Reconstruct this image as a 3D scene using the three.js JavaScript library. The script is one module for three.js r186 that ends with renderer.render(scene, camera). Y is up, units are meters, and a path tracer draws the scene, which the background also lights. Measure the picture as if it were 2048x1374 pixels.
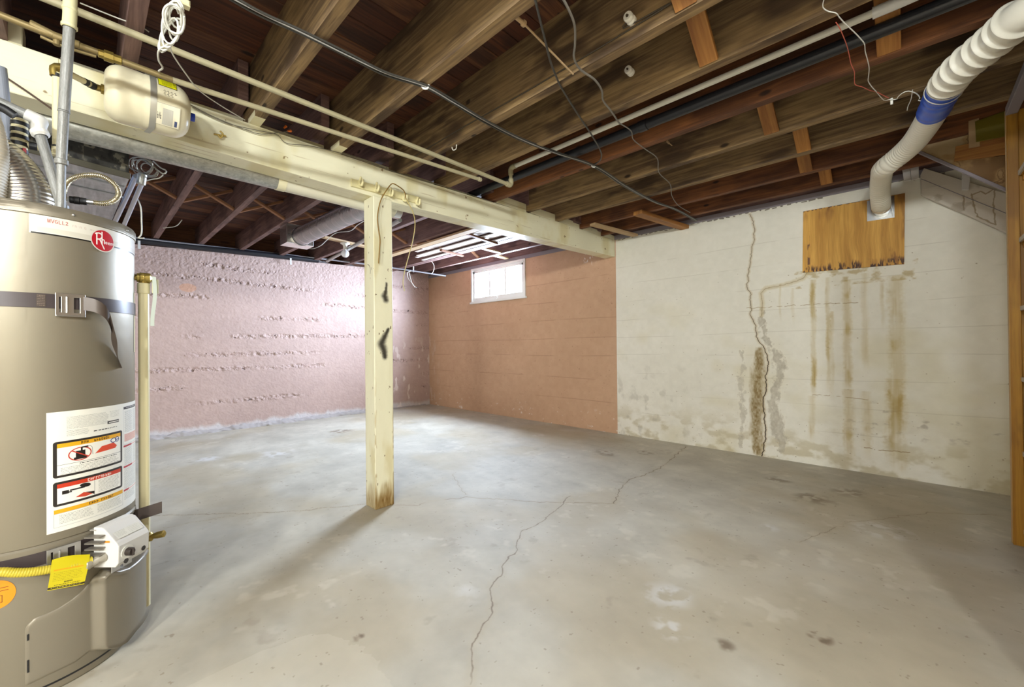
import * as THREE from 'three';
import { mergeGeometries, toCreasedNormals } from 'three/addons/utils/BufferGeometryUtils.js';
import { RoundedBoxGeometry } from 'three/addons/geometries/RoundedBoxGeometry.js';
import { RectAreaLightUniformsLib } from 'three/addons/lights/RectAreaLightUniformsLib.js';

// ───────────── camera, sky, lights, exposure (metres, y up; the floor is y = 0) ─────────────
const scene = new THREE.Scene();
const camera = new THREE.PerspectiveCamera(79.57, 2048 / 1374, 0.05, 60);
camera.position.set(0, 1.03, 0);
camera.quaternion.setFromRotationMatrix(new THREE.Matrix4().makeBasis(
  new THREE.Vector3(0.6943, -0.0091, 0.7196), new THREE.Vector3(0.0023, 0.99994, 0.0105), new THREE.Vector3(-0.7197, -0.0058, 0.6943)));
scene.add(camera);
scene.background = new THREE.Color(0.86, 0.93, 1.0);
scene.backgroundIntensity = 3.0;
RectAreaLightUniformsLib.init();
const renderer = new THREE.WebGLRenderer({ antialias: true });
renderer.toneMapping = THREE.LinearToneMapping;
renderer.toneMappingExposure = 1.0;
renderer.shadowMap.enabled = true;
const DAY = 430, LED_A = 25, FILL_B = 6, FILL_C = 25;   // daylight in the window opening; one bulb behind the camera, two fill bulbs added there
const dayLight = new THREE.RectAreaLight(new THREE.Color(0.72, 0.81, 1.0), DAY, 1.02, 0.44);
dayLight.position.set(4.5, 2.01, -4.44); dayLight.lookAt(0, -0.5, -4.44); scene.add(dayLight);

// ───────────── helpers ─────────────
let seed = 7;
const rnd = () => { seed = (seed * 1664525 + 1013904223) >>> 0; return seed / 4294967296; };
const rr = (a, b) => a + (b - a) * rnd();
const V = (a, y, z) => Array.isArray(a) ? new THREE.Vector3(a[0], a[1], a[2]) : new THREE.Vector3(a, y, z);
const clamp = (x, a = 0, b = 1) => Math.min(b, Math.max(a, x));
const sst = (a, b, x) => { const t = clamp((x - a) / (b - a)); return t * t * (3 - 2 * t); };
const lerp = (a, b, t) => a + (b - a) * t;
const rad = (d) => d * Math.PI / 180;
function curve(pts) { return (x) => { if (x <= pts[0][0]) return pts[0][1]; for (let i = 1; i < pts.length; i++) if (x <= pts[i][0]) return lerp(pts[i - 1][1], pts[i][1], (x - pts[i - 1][0]) / (pts[i][0] - pts[i - 1][0])); return pts[pts.length - 1][1]; }; }
const hash = (x, y, s) => { let h = Math.imul(x | 0, 374761393) + Math.imul(y | 0, 668265263) + Math.imul(s | 0, 2147483647 ^ 1274126177); h = Math.imul(h ^ (h >>> 13), 1274126177); return ((h ^ (h >>> 16)) >>> 0) / 4294967296; };
const LAT = new Float32Array(65536); for (let i = 0; i < 65536; i++) LAT[i] = hash(i & 255, i >> 8, 9);
function vn(x, y, s = 0) {
  const xf = Math.floor(x), yf = Math.floor(y), fx = x - xf, fy = y - yf, u = fx * fx * (3 - 2 * fx), v = fy * fy * (3 - 2 * fy);
  const x0 = (xf + s * 37) & 255, x1 = (x0 + 1) & 255, y0 = ((yf + s * 91) & 255) << 8, y1 = (y0 + 256) & 65535;
  const a = LAT[y0 | x0], b = LAT[y0 | x1], c = LAT[y1 | x0], d = LAT[y1 | x1];
  return a + (b - a) * u + (c - a) * v + (a - b - c + d) * u * v;
}
function fbm(x, y, o = 4, s = 0) { let t = 0, a = 0.5, n = 0; for (let i = 0; i < o; i++) { t += a * vn(x, y, s + i); n += a; a *= 0.5; x *= 2.03; y *= 2.03; } return t / n; }
// a texture of w x h pixels; f(u, v, out) writes sRGB 0..255 for the point u (left to right), v (bottom to top)
function tex(w, h, f, srgb = true) {
  const d = new Uint8Array(w * h * 4), o = [0, 0, 0];
  for (let j = 0, k = 0; j < h; j++) for (let i = 0; i < w; i++, k += 4) { f((i + 0.5) / w, (j + 0.5) / h, o); d[k] = clamp(o[0], 0, 255); d[k + 1] = clamp(o[1], 0, 255); d[k + 2] = clamp(o[2], 0, 255); d[k + 3] = 255; }
  const t = new THREE.DataTexture(d, w, h, THREE.RGBAFormat);
  t.magFilter = THREE.LinearFilter; t.minFilter = THREE.LinearMipmapLinearFilter; t.generateMipmaps = true;
  t.wrapS = t.wrapT = THREE.RepeatWrapping; if (srgb) t.colorSpace = THREE.SRGBColorSpace; t.needsUpdate = true;
  return t;
}
const grey = (w, h, f) => tex(w, h, (u, v, o) => { o[0] = o[1] = o[2] = 255 * f(u, v); }, false);
function canvasTex(w, h, draw) {
  const c = document.createElement('canvas'); c.width = w; c.height = h; const g = c.getContext('2d'); draw(g, w, h);
  const t = new THREE.CanvasTexture(c); t.colorSpace = THREE.SRGBColorSpace; return t;
}
const mix = (o, r, g, b, k) => { o[0] += (r - o[0]) * k; o[1] += (g - o[1]) * k; o[2] += (b - o[2]) * k; };
// distance from (x, y) to a polyline of [x, y, width?]; gives [distance, width there]
function dLine(pts, x, y) {
  let best = 1e9, bw = 0;
  for (let i = 1; i < pts.length; i++) {
    const [ax, ay, aw = 0] = pts[i - 1], [bx, by, b2 = 0] = pts[i], dx = bx - ax, dy = by - ay, t = clamp(((x - ax) * dx + (y - ay) * dy) / (dx * dx + dy * dy + 1e-12));
    const d = Math.hypot(x - ax - dx * t, y - ay - dy * t);
    if (d < best) { best = d; bw = aw + (b2 - aw) * t; }
  }
  return [best, bw];
}
const bounds = (pts, m) => { const xs = pts.map((p) => p[0]), ys = pts.map((p) => p[1]); return [Math.min(...xs) - m, Math.max(...xs) + m, Math.min(...ys) - m, Math.max(...ys) + m]; };
const inB = (b, x, y) => x > b[0] && x < b[1] && y > b[2] && y < b[3];
function M(color, roughness = 0.8, more = {}) { return new THREE.MeshStandardMaterial({ color, roughness, ...more }); }
// uv in metres from the dominant side of each face; `along` is the axis the grain runs along
function metreUV(g, along = 'x', du = 0, dv = 0, scale = 1) {
  const p = g.attributes.position, n = g.attributes.normal, uv = new Float32Array(p.count * 2), A = 'xyz'.indexOf(along);
  for (let i = 0; i < p.count; i++) {
    const c = [p.getX(i), p.getY(i), p.getZ(i)], m = [Math.abs(n.getX(i)), Math.abs(n.getY(i)), Math.abs(n.getZ(i))];
    const k = m[0] >= m[1] && m[0] >= m[2] ? 0 : m[1] >= m[2] ? 1 : 2, rest = [0, 1, 2].filter((q) => q !== k);
    const a = k === A ? rest[0] : A, b = rest.find((q) => q !== a);
    uv[2 * i] = (c[a] + du) * scale; uv[2 * i + 1] = (c[b] + dv) * scale;
  }
  g.setAttribute('uv', new THREE.BufferAttribute(uv, 2)); return g;
}
const plain = (g) => { let q = g.index ? g.toNonIndexed() : g; for (const k of Object.keys(q.attributes)) if (!['position', 'normal', 'uv'].includes(k)) q.deleteAttribute(k); return q; };
const join = (list) => list.length === 1 ? list[0] : mergeGeometries(list.map(plain));
// a box with chamfered edges, centred
function cbox(w, h, d, b = 0.002, along = 'x') {
  b = Math.min(b, w / 3, h / 3, d / 3);
  const s = new THREE.Shape([new THREE.Vector2(-w / 2 + b, -h / 2 + b), new THREE.Vector2(w / 2 - b, -h / 2 + b), new THREE.Vector2(w / 2 - b, h / 2 - b), new THREE.Vector2(-w / 2 + b, h / 2 - b)]);
  const g = new THREE.ExtrudeGeometry(s, { depth: d - 2 * b, bevelEnabled: true, bevelThickness: b, bevelSize: b, bevelSegments: 1, curveSegments: 1 });
  g.translate(0, 0, -d / 2 + b); return metreUV(g, along, rr(0, 5), rr(0, 5));
}
function boxAt(x0, x1, y0, y1, z0, z1, b = 0.002, along = 'x') { return cbox(x1 - x0, y1 - y0, z1 - z0, b, along).translate((x0 + x1) / 2, (y0 + y1) / 2, (z0 + z1) / 2); }
// a bar from p to q, h high (towards `up`) and w wide
function bar(p, q, h, w, up = [0, 1, 0], b = 0.002) {
  p = V(p); q = V(q); const L = p.distanceTo(q), g = cbox(L, h, w, b, 'x'), X = q.clone().sub(p).normalize(), Z = X.clone().cross(V(up)).normalize(), Y = Z.clone().cross(X);
  return g.applyMatrix4(new THREE.Matrix4().makeBasis(X, Y, Z).setPosition(p.add(q).multiplyScalar(0.5)));
}
const capTube = (pts, r, seg, tension = 0.5, closed = false, step = 0.012) => {
  const c = new THREE.CatmullRomCurve3(pts.map((p) => V(p)), closed, 'centripetal', tension);
  const n = clamp(Math.round(c.getLength() / step), 8, 220), t = new THREE.TubeGeometry(c, n, r, seg, closed);
  if (closed) return plain(t);
  const ends = [0, 1].map((k) => { const d = new THREE.CircleGeometry(r, seg), T = c.getTangent(k); if (k === 0) T.negate(); d.applyQuaternion(new THREE.Quaternion().setFromUnitVectors(V(0, 0, 1), T)); const P = c.getPoint(k); return d.translate(P.x, P.y, P.z); });
  return join([t, ...ends]);
};
const wire = (pts, r = 0.003, seg = 6, closed = false) => capTube(pts, r, seg, 0.5, closed, Math.max(0.012, r * 3));
// a straight round pipe
function pipe(p, q, r, seg = 20) { return turned([[0, 0], [r, 0], [r, 1], [0, 1]], p, q, seg); }
// a profile of [radius, 0..1 along] (or metres along when `m`) turned about the line p-q
function turned(prof, p, q, seg = 24, m = false) {
  p = V(p); q = V(q); const L = p.distanceTo(q), pts = prof.map(([r, t]) => new THREE.Vector2(Math.max(r, 0.00001), m ? t : t * L));
  const g = toCreasedNormals(new THREE.LatheGeometry(pts, seg), 0.6);
  g.applyQuaternion(new THREE.Quaternion().setFromUnitVectors(V(0, 1, 0), q.clone().sub(p).normalize()));
  return g.translate(p.x, p.y, p.z);
}
// a hose swept along pts whose radius is rf(metres along, 0..1)
function hose(pts, rf, seg = 28, step = 0.003) {
  const c = new THREE.CatmullRomCurve3(pts.map((p) => V(p)), false, 'centripetal'), L = c.getLength(), n = Math.round(L / step), fr = c.computeFrenetFrames(n), pos = [], idx = [];
  for (let i = 0; i <= n; i++) { const P = c.getPointAt(i / n), r = rf(L * i / n, i / n); for (let j = 0; j <= seg; j++) { const a = j / seg * 2 * Math.PI; const v = fr.normals[i].clone().multiplyScalar(Math.cos(a) * r).addScaledVector(fr.binormals[i], Math.sin(a) * r).add(P); pos.push(v.x, v.y, v.z); } }
  for (let i = 0; i < n; i++) for (let j = 0; j < seg; j++) { const a = i * (seg + 1) + j, b = a + seg + 1; idx.push(a, b, a + 1, b, b + 1, a + 1); }
  const g = new THREE.BufferGeometry(); g.setAttribute('position', new THREE.Float32BufferAttribute(pos, 3)); g.setIndex(idx);
  const uv = new Float32Array(pos.length / 3 * 2); for (let i = 0; i <= n; i++) for (let j = 0; j <= seg; j++) { uv[2 * (i * (seg + 1) + j)] = L * i / n; uv[2 * (i * (seg + 1) + j) + 1] = j / seg; }
  g.setAttribute('uv', new THREE.BufferAttribute(uv, 2)); g.computeVertexNormals(); return g;
}
// grid surface f(i/nu, j/nv) -> [x, y, z]
function sheet(nu, nv, f, two = 0) {
  const pos = [], uv = [], idx = [];
  for (let j = 0; j <= nv; j++) for (let i = 0; i <= nu; i++) { const p = f(i / nu, j / nv); pos.push(p[0], p[1], p[2]); uv.push(i / nu, j / nv); }
  for (let j = 0; j < nv; j++) for (let i = 0; i < nu; i++) { const a = j * (nu + 1) + i, b = a + nu + 1; idx.push(a, a + 1, b, b, a + 1, b + 1); }
  const g = new THREE.BufferGeometry(); g.setAttribute('position', new THREE.Float32BufferAttribute(pos, 3)); g.setAttribute('uv', new THREE.Float32BufferAttribute(uv, 2)); g.setIndex(idx); g.computeVertexNormals(); return g;
}
// a flat polygon on the plane x = const ([z, y] points) given a thickness towards +x
function slabX(x, pts, t, b = 0.001) {
  const s = new THREE.Shape(pts.map(([z, y]) => new THREE.Vector2(z, y)));
  const g = new THREE.ExtrudeGeometry(s, { depth: t - 2 * b, bevelEnabled: b > 0, bevelThickness: b, bevelSize: b, bevelOffset: -b, bevelSegments: 1 });
  g.translate(0, 0, -t + b); g.rotateY(-Math.PI / 2); g.translate(x, 0, 0); return metreUV(g, 'z');
}
// names, parents, tags
const used = {};
const numbered = (n) => { const k = used[n] = (used[n] ?? -1) + 1; return k ? n + '_' + String(k).padStart(3, '0') : n; };
const shade = (m) => { m.castShadow = m.receiveShadow = true; return m; };
function obj(name, geos, mat, parent = scene, label) {
  const g = join([].concat(geos)); const m = shade(new THREE.Mesh(g, mat)); m.name = numbered(name);
  if (label) m.userData.label = label;
  if (parent === scene) { g.computeBoundingBox(); const c = g.boundingBox, b = V((c.min.x + c.max.x) / 2, c.min.y, (c.min.z + c.max.z) / 2); g.translate(-b.x, -b.y, -b.z); m.position.copy(b); }
  else { const o = V(0, 0, 0); for (let p = parent; p && p !== scene; p = p.parent) o.add(p.position); if (o.lengthSq()) g.translate(-o.x, -o.y, -o.z); }
  parent.add(m); return m;
}
function thing(name, label, category, at = [0, 0, 0], group) { const o = new THREE.Group(); o.name = numbered(name); o.position.copy(V(at)); o.userData = { label, category }; if (group) o.userData.group = group; scene.add(o); return o; }
function tag(m, label, category, group) { m.userData.label = label; m.userData.category = category; if (group) m.userData.group = group; return m; }
function struct(name, geos, mat, parent = scene) { const m = obj(name, geos, mat, parent); if (parent === scene) m.userData.kind = 'structure'; return m; }
function structGroup(name, at = [0, 0, 0]) { const o = new THREE.Group(); o.name = numbered(name); o.position.copy(V(at)); o.userData.kind = 'structure'; scene.add(o); return o; }

// ───────────── surfaces: textures hold colour, grain, stains, cracks and print ─────────────
// white painted concrete: u runs over z -2.45 .. 0.75, v over y 0 .. 2.3
const crackA = [[-1.053,2.231],[-1.024,2.117],[-1.025,2.039],[-1.037,1.934],[-1.052,1.819],[-1.076,1.685],[-1.086,1.559],[-1.056,1.487],[-1.062,1.37],[-1.058,1.282],[-1.029,1.212],[-1.013,1.095],[-0.972,1.017],[-0.942,0.94],[-0.927,0.864],[-0.945,0.71],[-0.943,0.615],[-0.964,0.518],[-0.962,0.403],[-0.955,0.289],[-0.956,0.174],[-0.965,0.057],[-0.991,0.005]];
const crackB = [[-0.625,1.636],[-0.655,1.586],[-0.739,1.559],[-0.834,1.541],[-0.933,1.533],[-0.975,1.489],[-0.964,1.401],[-0.972,1.286]];
const crackC = [[-0.269,0.2],[-0.164,0.193],[-0.01,0.206]];
const crackD = [[-0.6,0.588],[-0.457,0.592],[-0.272,0.584],[-0.184,0.559]];
const crackE = [[-1.092,1.362],[-0.68,1.357],[-0.296,1.352]];
const bareC = [[-0.965,1.344,0.012],[-0.978,1.21,0.022],[-0.946,1.093,0.024],[-0.889,0.978,0.025],[-0.829,0.847,0.045],[-0.835,0.753,0.04],[-0.869,0.62,0.036],[-0.891,0.486,0.034],[-0.871,0.356,0.06],[-0.845,0.246,0.058],[-0.826,0.137,0.03],[-0.834,0.079,0.02]];
const bareL = [[-1.129,0.959,0.012],[-1.139,0.8,0.016],[-1.154,0.641,0.03],[-1.134,0.503,0.022],[-1.135,0.384,0.018],[-1.146,0.225,0.018],[-1.169,0.082,0.012]];
const mould = [[-0.986,0.978,0.03],[-1.005,0.785,0.055],[-1.014,0.591,0.062],[-1.023,0.396,0.064],[-1.028,0.202,0.056],[-1.016,0.039,0.045]];
// rust runs below the plywood: [z, y top, y bottom, half width, strength]
const runs = [[-0.589,1.569,0.548,0.018,0.5],[-0.489,1.575,0.627,0.014,0.35],[-0.366,1.542,0.636,0.026,0.5],[-0.255,1.58,0.811,0.02,0.32],[-0.071,1.54,0.431,0.042,0.45],[-0.362,0.654,0.056,0.03,0.55],[-0.252,0.644,0.11,0.028,0.32],[-0.086,0.752,0.044,0.05,0.4],[-0.732,1.512,1.199,0.012,0.25],[-0.826,1.559,1.241,0.008,0.3],[-0.464,1.292,0.559,0.012,0.3],[-0.607,0.584,0.189,0.02,0.3],[-0.15,1.501,1.141,0.012,0.2]];
const wallSpeck = []; for (let i = 0; i < 260; i++) wallSpeck.push([rr(-2.45, 0.5), Math.pow(rnd(), 1.4) * 1.7, rr(0.0015, 0.005), rr(0.2, 0.7)]);
const bA = bounds(crackA, 0.05), bB = bounds(crackB, 0.05), bBare = bounds(bareC, 0.12), bL = bounds(bareL, 0.1), bM = bounds(mould, 0.12);
const WZ0 = -2.45, WZ1 = 0.75, WH = 2.3;
const whiteWallMap = tex(1400, 1006, (u, v, o) => {
  const z = lerp(WZ0, WZ1, u), y = v * WH, n1 = fbm(z * 1.7, y * 1.7, 4, 11), n2 = fbm(z * 22, y * 22, 3, 31), n3 = fbm(z * 70, y * 70, 2, 41);
  const b = (n1 - 0.5) * 16 + (n2 - 0.5) * 9; o[0] = 226 + b; o[1] = 222 + b; o[2] = 209 + b * 1.1;
  for (const ly of [0.28, 0.5, 0.72, 0.93, 1.13, 1.33, 1.53, 1.74, 1.94]) { const d = Math.abs(y - ly - 0.006 * Math.sin(z * 3 + ly * 9) - 0.01 * (z + 1)); if (d < 0.004) mix(o, 160, 152, 134, 0.32 * sst(0.004, 0, d) * sst(0.42, 0.6, fbm(z * 3, ly * 7, 3, 5))); }
  // dirt splashed along the foot, yellowing over the lower wall
  const low = sst(0.5, 0.02, y) * sst(0.45, 0.7, fbm(z * 9, y * 13, 4, 51)); mix(o, 158, 142, 98, 0.42 * low);
  mix(o, 196, 184, 140, 0.28 * sst(0.5, 0.75, fbm(z * 2.3, y * 3.1, 3, 61)) * sst(1.9, 0.9, y));
  mix(o, 150, 144, 128, 0.28 * sst(0.62, 0.8, fbm(z * 12, y * 9, 4, 71)) * sst(1.15, 0.3, y) * sst(-0.9, -2.2, z));
  mix(o, 140, 128, 112, 0.45 * sst(0.66, 0.82, fbm(z * 14, y * 30, 4, 77)) * sst(0.2, 0.0, Math.abs(y - 0.42)) * sst(-0.55, -0.2, z));
  for (const [rz, yt, yb, w, k] of runs) { const dz = Math.abs(z - rz - 0.004 * Math.sin(y * 17)); if (dz < w * 1.6 && y < yt && y > yb - 0.05) mix(o, 158, 128, 58, k * sst(w * 1.6, w * 0.25, dz + (n3 - 0.5) * w * 0.6) * (0.35 + 0.9 * fbm(z * 60, y * 4, 3, 81)) * sst(yb - 0.05, yb + 0.15, y) * (0.6 + 0.8 * sst(0.5, 0.75, fbm(z * 12, y * 7, 3, 83)))); }
  if (z > -0.75 && z < 0.05 && y < 1.65 && y > 1.5) mix(o, 158, 132, 74, 0.5 * sst(0.5, 0.72, fbm(z * 16, y * 20, 4, 85)));
  if (inB(bM, z, y)) { const [d, w] = dLine(mould, z, y); const e = d + (fbm(z * 40, y * 14, 3, 91) - 0.5) * 0.045; mix(o, 122, 98, 52, 0.9 * sst(w * 1.25, w * 0.2, e) * (0.3 + 0.9 * fbm(z * 90, y * 50, 3, 93))); }
  for (const [pl, bb] of [[bareC, bBare], [bareL, bL]]) if (inB(bb, z, y)) { const [d, w] = dLine(pl, z, y); const e = d + (fbm(z * 38, y * 26, 4, 95) - 0.5) * 0.085; if (e < w) mix(o, 172, 164, 146, (pl === bareL ? 0.5 : 0.72) * sst(w, w * 0.55, e) * (0.4 + 1.0 * fbm(z * 60, y * 40, 3, 96))); if (Math.abs(e - w) < 0.002) mix(o, 134, 116, 84, 0.4 * n3); }
  for (const [pl, w, k] of [[crackC, 0.0022, 0.6], [crackD, 0.0018, 0.5], [crackE, 0.002, 0.5]]) { const [d] = dLine(pl, z, y + (fbm(z * 25, 3, 3, 97) - 0.5) * 0.02); if (d < w * 2) mix(o, 120, 92, 50, k * sst(w * 2, w * 0.5, d) * sst(0.3, 0.5, fbm(z * 30, y * 9, 2, 98))); }
  if (inB(bA, z, y)) { const jz = (fbm(y * 26, 1, 4, 101) - 0.5) * 0.026, [d] = dLine(crackA, z + jz, y), w = lerp(0.0032, 0.0011, sst(0.5, 1.5, y)); mix(o, 168, 140, 92, 0.3 * sst(0.02, 0.004, d)); mix(o, 52, 40, 26, sst(w * 1.5, w * 0.6, d)); }
  if (inB(bB, z, y)) { const [d] = dLine(crackB, z, y + (fbm(z * 40, y * 40, 3, 103) - 0.5) * 0.014); mix(o, 186, 164, 112, 0.4 * sst(0.03, 0.004, d)); mix(o, 110, 88, 56, 0.7 * sst(0.0022, 0.0006, d) * sst(0.15, 0.4, fbm(z * 12, y * 12, 2, 104))); }
  for (const [sz, sy, r, k] of wallSpeck) { const d = Math.hypot(z - sz, (y - sy) * 1.3); if (d < r * 1.4) mix(o, 110, 88, 60, k * sst(r * 1.3, r * 0.5, d)); }
});
const whiteWallBump = grey(900, 646, (u, v) => { const z = lerp(WZ0, WZ1, u), y = v * WH; let h = 0.6 + 0.22 * (fbm(z * 8, y * 8, 4, 111) - 0.5) + 0.12 * (fbm(z * 45, y * 45, 2, 113) - 0.5);
  for (const ly of [0.28, 0.5, 0.72, 0.93, 1.13, 1.33, 1.53, 1.74, 1.94]) { const d = y - ly - 0.006 * Math.sin(z * 3 + ly * 9) - 0.01 * (z + 1); h -= 0.06 * sst(0.012, 0, Math.abs(d)) * fbm(z * 4, ly * 7, 2, 5); }
  if (inB(bA, z, y)) { const [d] = dLine(crackA, z + (fbm(y * 26, 1, 4, 101) - 0.5) * 0.026, y); h -= 0.3 * sst(0.005, 0.001, d); } return h; });
// peach painted concrete: u over z -6.25 .. -2.45
const PZ0 = -6.25, PZ1 = -2.45;
const peachMap = tex(1200, 726, (u, v, o) => {
  const z = lerp(PZ0, PZ1, u), y = v * WH, b = (fbm(z * 1.3, y * 1.3, 4, 121) - 0.5) * 20 + (fbm(z * 18, y * 18, 3, 131) - 0.5) * 10;
  o[0] = 194 + b; o[1] = 157 + b; o[2] = 126 + b;
  for (const ly of [0.35, 0.62, 0.9, 1.12, 1.36, 1.6, 1.86]) { const d = Math.abs(y - ly - 0.006 * Math.sin(z * 2.3 + ly * 7)); if (d < 0.005) mix(o, 120, 84, 60, 0.45 * sst(0.005, 0, d) * sst(0.4, 0.6, fbm(z * 3, ly * 7, 3, 15))); }
  if (y < 0.35) mix(o, 226, 220, 214, 0.8 * sst(0.72, 0.8, fbm(z * 20, y * 24, 4, 141)) * sst(0.35, 0.0, y));
  const cz = z + 6.24; if (cz < 0.45 && y < 1.3) mix(o, 214, 196, 184, 0.5 * sst(0.56, 0.72, fbm(z * 22, y * 7, 4, 143)) * sst(0.45, 0.05, cz));
  if (y > 1.98 && z > -2.95 && z < -2.62) mix(o, 238, 234, 232, sst(0.64, 0.7, fbm(z * 55, y * 40, 3, 145)) * sst(0.14, 0.05, Math.hypot(z + 2.8, y - 2.12)));
  const s = fbm(z * 60, y * 60, 2, 147); if (s > 0.87) mix(o, 130, 92, 66, 0.45);
});
const peachBump = grey(900, 545, (u, v) => { const z = lerp(PZ0, PZ1, u), y = v * WH; let h = 0.6 + 0.3 * (fbm(z * 7, y * 7, 4, 151) - 0.5) + 0.2 * (fbm(z * 40, y * 40, 2, 153) - 0.5); for (const ly of [0.35, 0.62, 0.9, 1.12, 1.36, 1.6, 1.86]) h -= 0.12 * sst(0.012, 0, Math.abs(y - ly - 0.006 * Math.sin(z * 2.3 + ly * 7))) * fbm(z * 3, ly * 7, 3, 15); return h; });
// pink wall: rough cast concrete with ragged board lines; u over x -0.6 .. 4.3
const boardLines = [0.34, 0.56, 0.78, 0.98, 1.2, 1.42, 1.64, 1.86, 2.06];
const ragged = (x, y) => { let r = 0; for (let i = 0; i < boardLines.length; i++) { const l = boardLines[i] + 0.05 * (fbm(x * 0.55, i * 5, 2, 161) - 0.5) + 0.02 * Math.sin(x * 1.1 + i); const d = Math.abs(y - l + 0.02 * (fbm(x * 9, y * 9, 3, 163) - 0.5)); r = Math.max(r, sst(0.045, 0.005, d) * sst(0.42, 0.62, fbm(x * 1.6 + i * 3.1, i * 7.7, 3, 165))); } return r; };
const pinkMap = tex(1300, 640, (u, v, o) => {
  const x = lerp(-0.6, 4.3, u), y = v * 2.4, b = (fbm(x * 1.1, y * 1.1, 4, 171) - 0.5) * 16 + (fbm(x * 25, y * 25, 3, 173) - 0.5) * 12; o[0] = 182 + b; o[1] = 156 + b; o[2] = 146 + b;
  const r = ragged(x, y), p = fbm(x * 60, y * 60, 3, 175); if (r > 0.1) mix(o, 138, 108, 100, 0.5 * r * sst(0.6, 0.74, p));
  mix(o, 110, 88, 84, 0.7 * sst(0.5, 0.9, r + 0.4 * fbm(x * 2, y * 2, 2, 176)) * sst(0.8, 0.84, fbm(x * 30, y * 30, 2, 177)));
  if (y < 0.2) mix(o, 206, 203, 204, 0.8 * sst(0.1, 0.04, y - 0.08 * (fbm(x * 14, 3, 4, 179) - 0.3)));
  if (x > 3.55) { mix(o, 226, 214, 206, 0.75 * sst(0.66, 0.75, fbm(x * 14, y * 6, 4, 183)) * sst(1.4, 0.7, y)); }
  if (Math.hypot((x - 0.86) * 0.6, (y - 1.76)) < 0.05) mix(o, 206, 150, 116, 0.6);
});
const pinkBump = grey(1300, 640, (u, v) => { const x = lerp(-0.6, 4.3, u), y = v * 2.4, r = ragged(x, y), q = fbm(x * 26, y * 26, 4, 185); let h = 0.5 + 0.12 * (fbm(x * 5, y * 5, 3, 187) - 0.5) + 0.1 * (fbm(x * 50, y * 50, 2, 189) - 0.5); h += r * (q - 0.5) * 1.3; h += 0.3 * sst(1.5, 2.2, y) * (fbm(x * 40, y * 40, 3, 191) - 0.5); h -= 0.4 * sst(0.5, 0.9, r + 0.4 * fbm(x * 2, y * 2, 2, 176)) * sst(0.78, 0.84, fbm(x * 30, y * 30, 2, 177)); return h; });
// concrete floor, the same function of x and z on both slabs
const floorCracks = [
  [[[4.207,-1.635],[3.823,-1.579],[3.443,-1.518],[3.161,-1.518],[2.85,-1.549],[2.588,-1.472],[2.391,-1.39]], 0.004, 0.75],
  [[[0.258,-3.421],[0.605,-3.079],[0.848,-2.85],[1.045,-2.729],[1.284,-2.58],[1.414,-2.414],[1.487,-2.322],[1.594,-2.308],[1.798,-2.193],[1.912,-2.041],[2.059,-1.789],[2.391,-1.39]], 0.003, 0.7],
  [[[2.061,-2.669],[1.958,-2.475],[1.833,-2.224]], 0.003, 0.4],
  [[[2.303,-1.684],[1.963,-1.585],[1.676,-1.549],[1.567,-1.496],[1.506,-1.445],[1.332,-1.359],[1.199,-1.285],[1.107,-1.202],[1.01,-1.137],[0.911,-1.078],[0.807,-0.968]], 0.0035, 0.7],
  [[[2.566,-0.42],[3.045,-0.258],[3.546,0.076],[3.751,0.353]], 0.003, 0.45],
  [[[0.254,-3.092],[0.478,-3.066],[0.644,-3.014]], 0.002, 0.3]];
for (const c of floorCracks) c.push(bounds(c[0], 0.06));
const paleEdge = [[0.132,-1.628],[0.291,-1.626],[0.443,-1.603],[0.536,-1.591],[0.62,-1.533],[0.66,-1.38],[0.663,-1.216],[0.641,-1.089]];
const dabs = [[0.672,-1.424,0.02,-1],[2.185,-5.067,0.13,-0.7],[1.115,-1.364,0.09,0.5],[0.795,-4.73,0.12,0.8],[1.336,-4.479,0.16,0.7],[1.669,-0.721,0.1,0.7],[1.464,-0.634,0.08,0.7],[2.663,-0.575,0.07,0.6],[3.015,-0.149,0.12,0.5],[3.655,-0.308,0.1,-0.4],[3.478,-2.097,0.12,-0.45],[3.716,-1.832,0.1,-0.4],[3.36,-0.491,0.12,-0.5],[3.643,-3.079,0.1,0.4],[1.785,-0.237,0.03,-0.7],[1.519,-0.466,0.04,-0.6],[3.641,-0.716,0.08,-0.4]];
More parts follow.
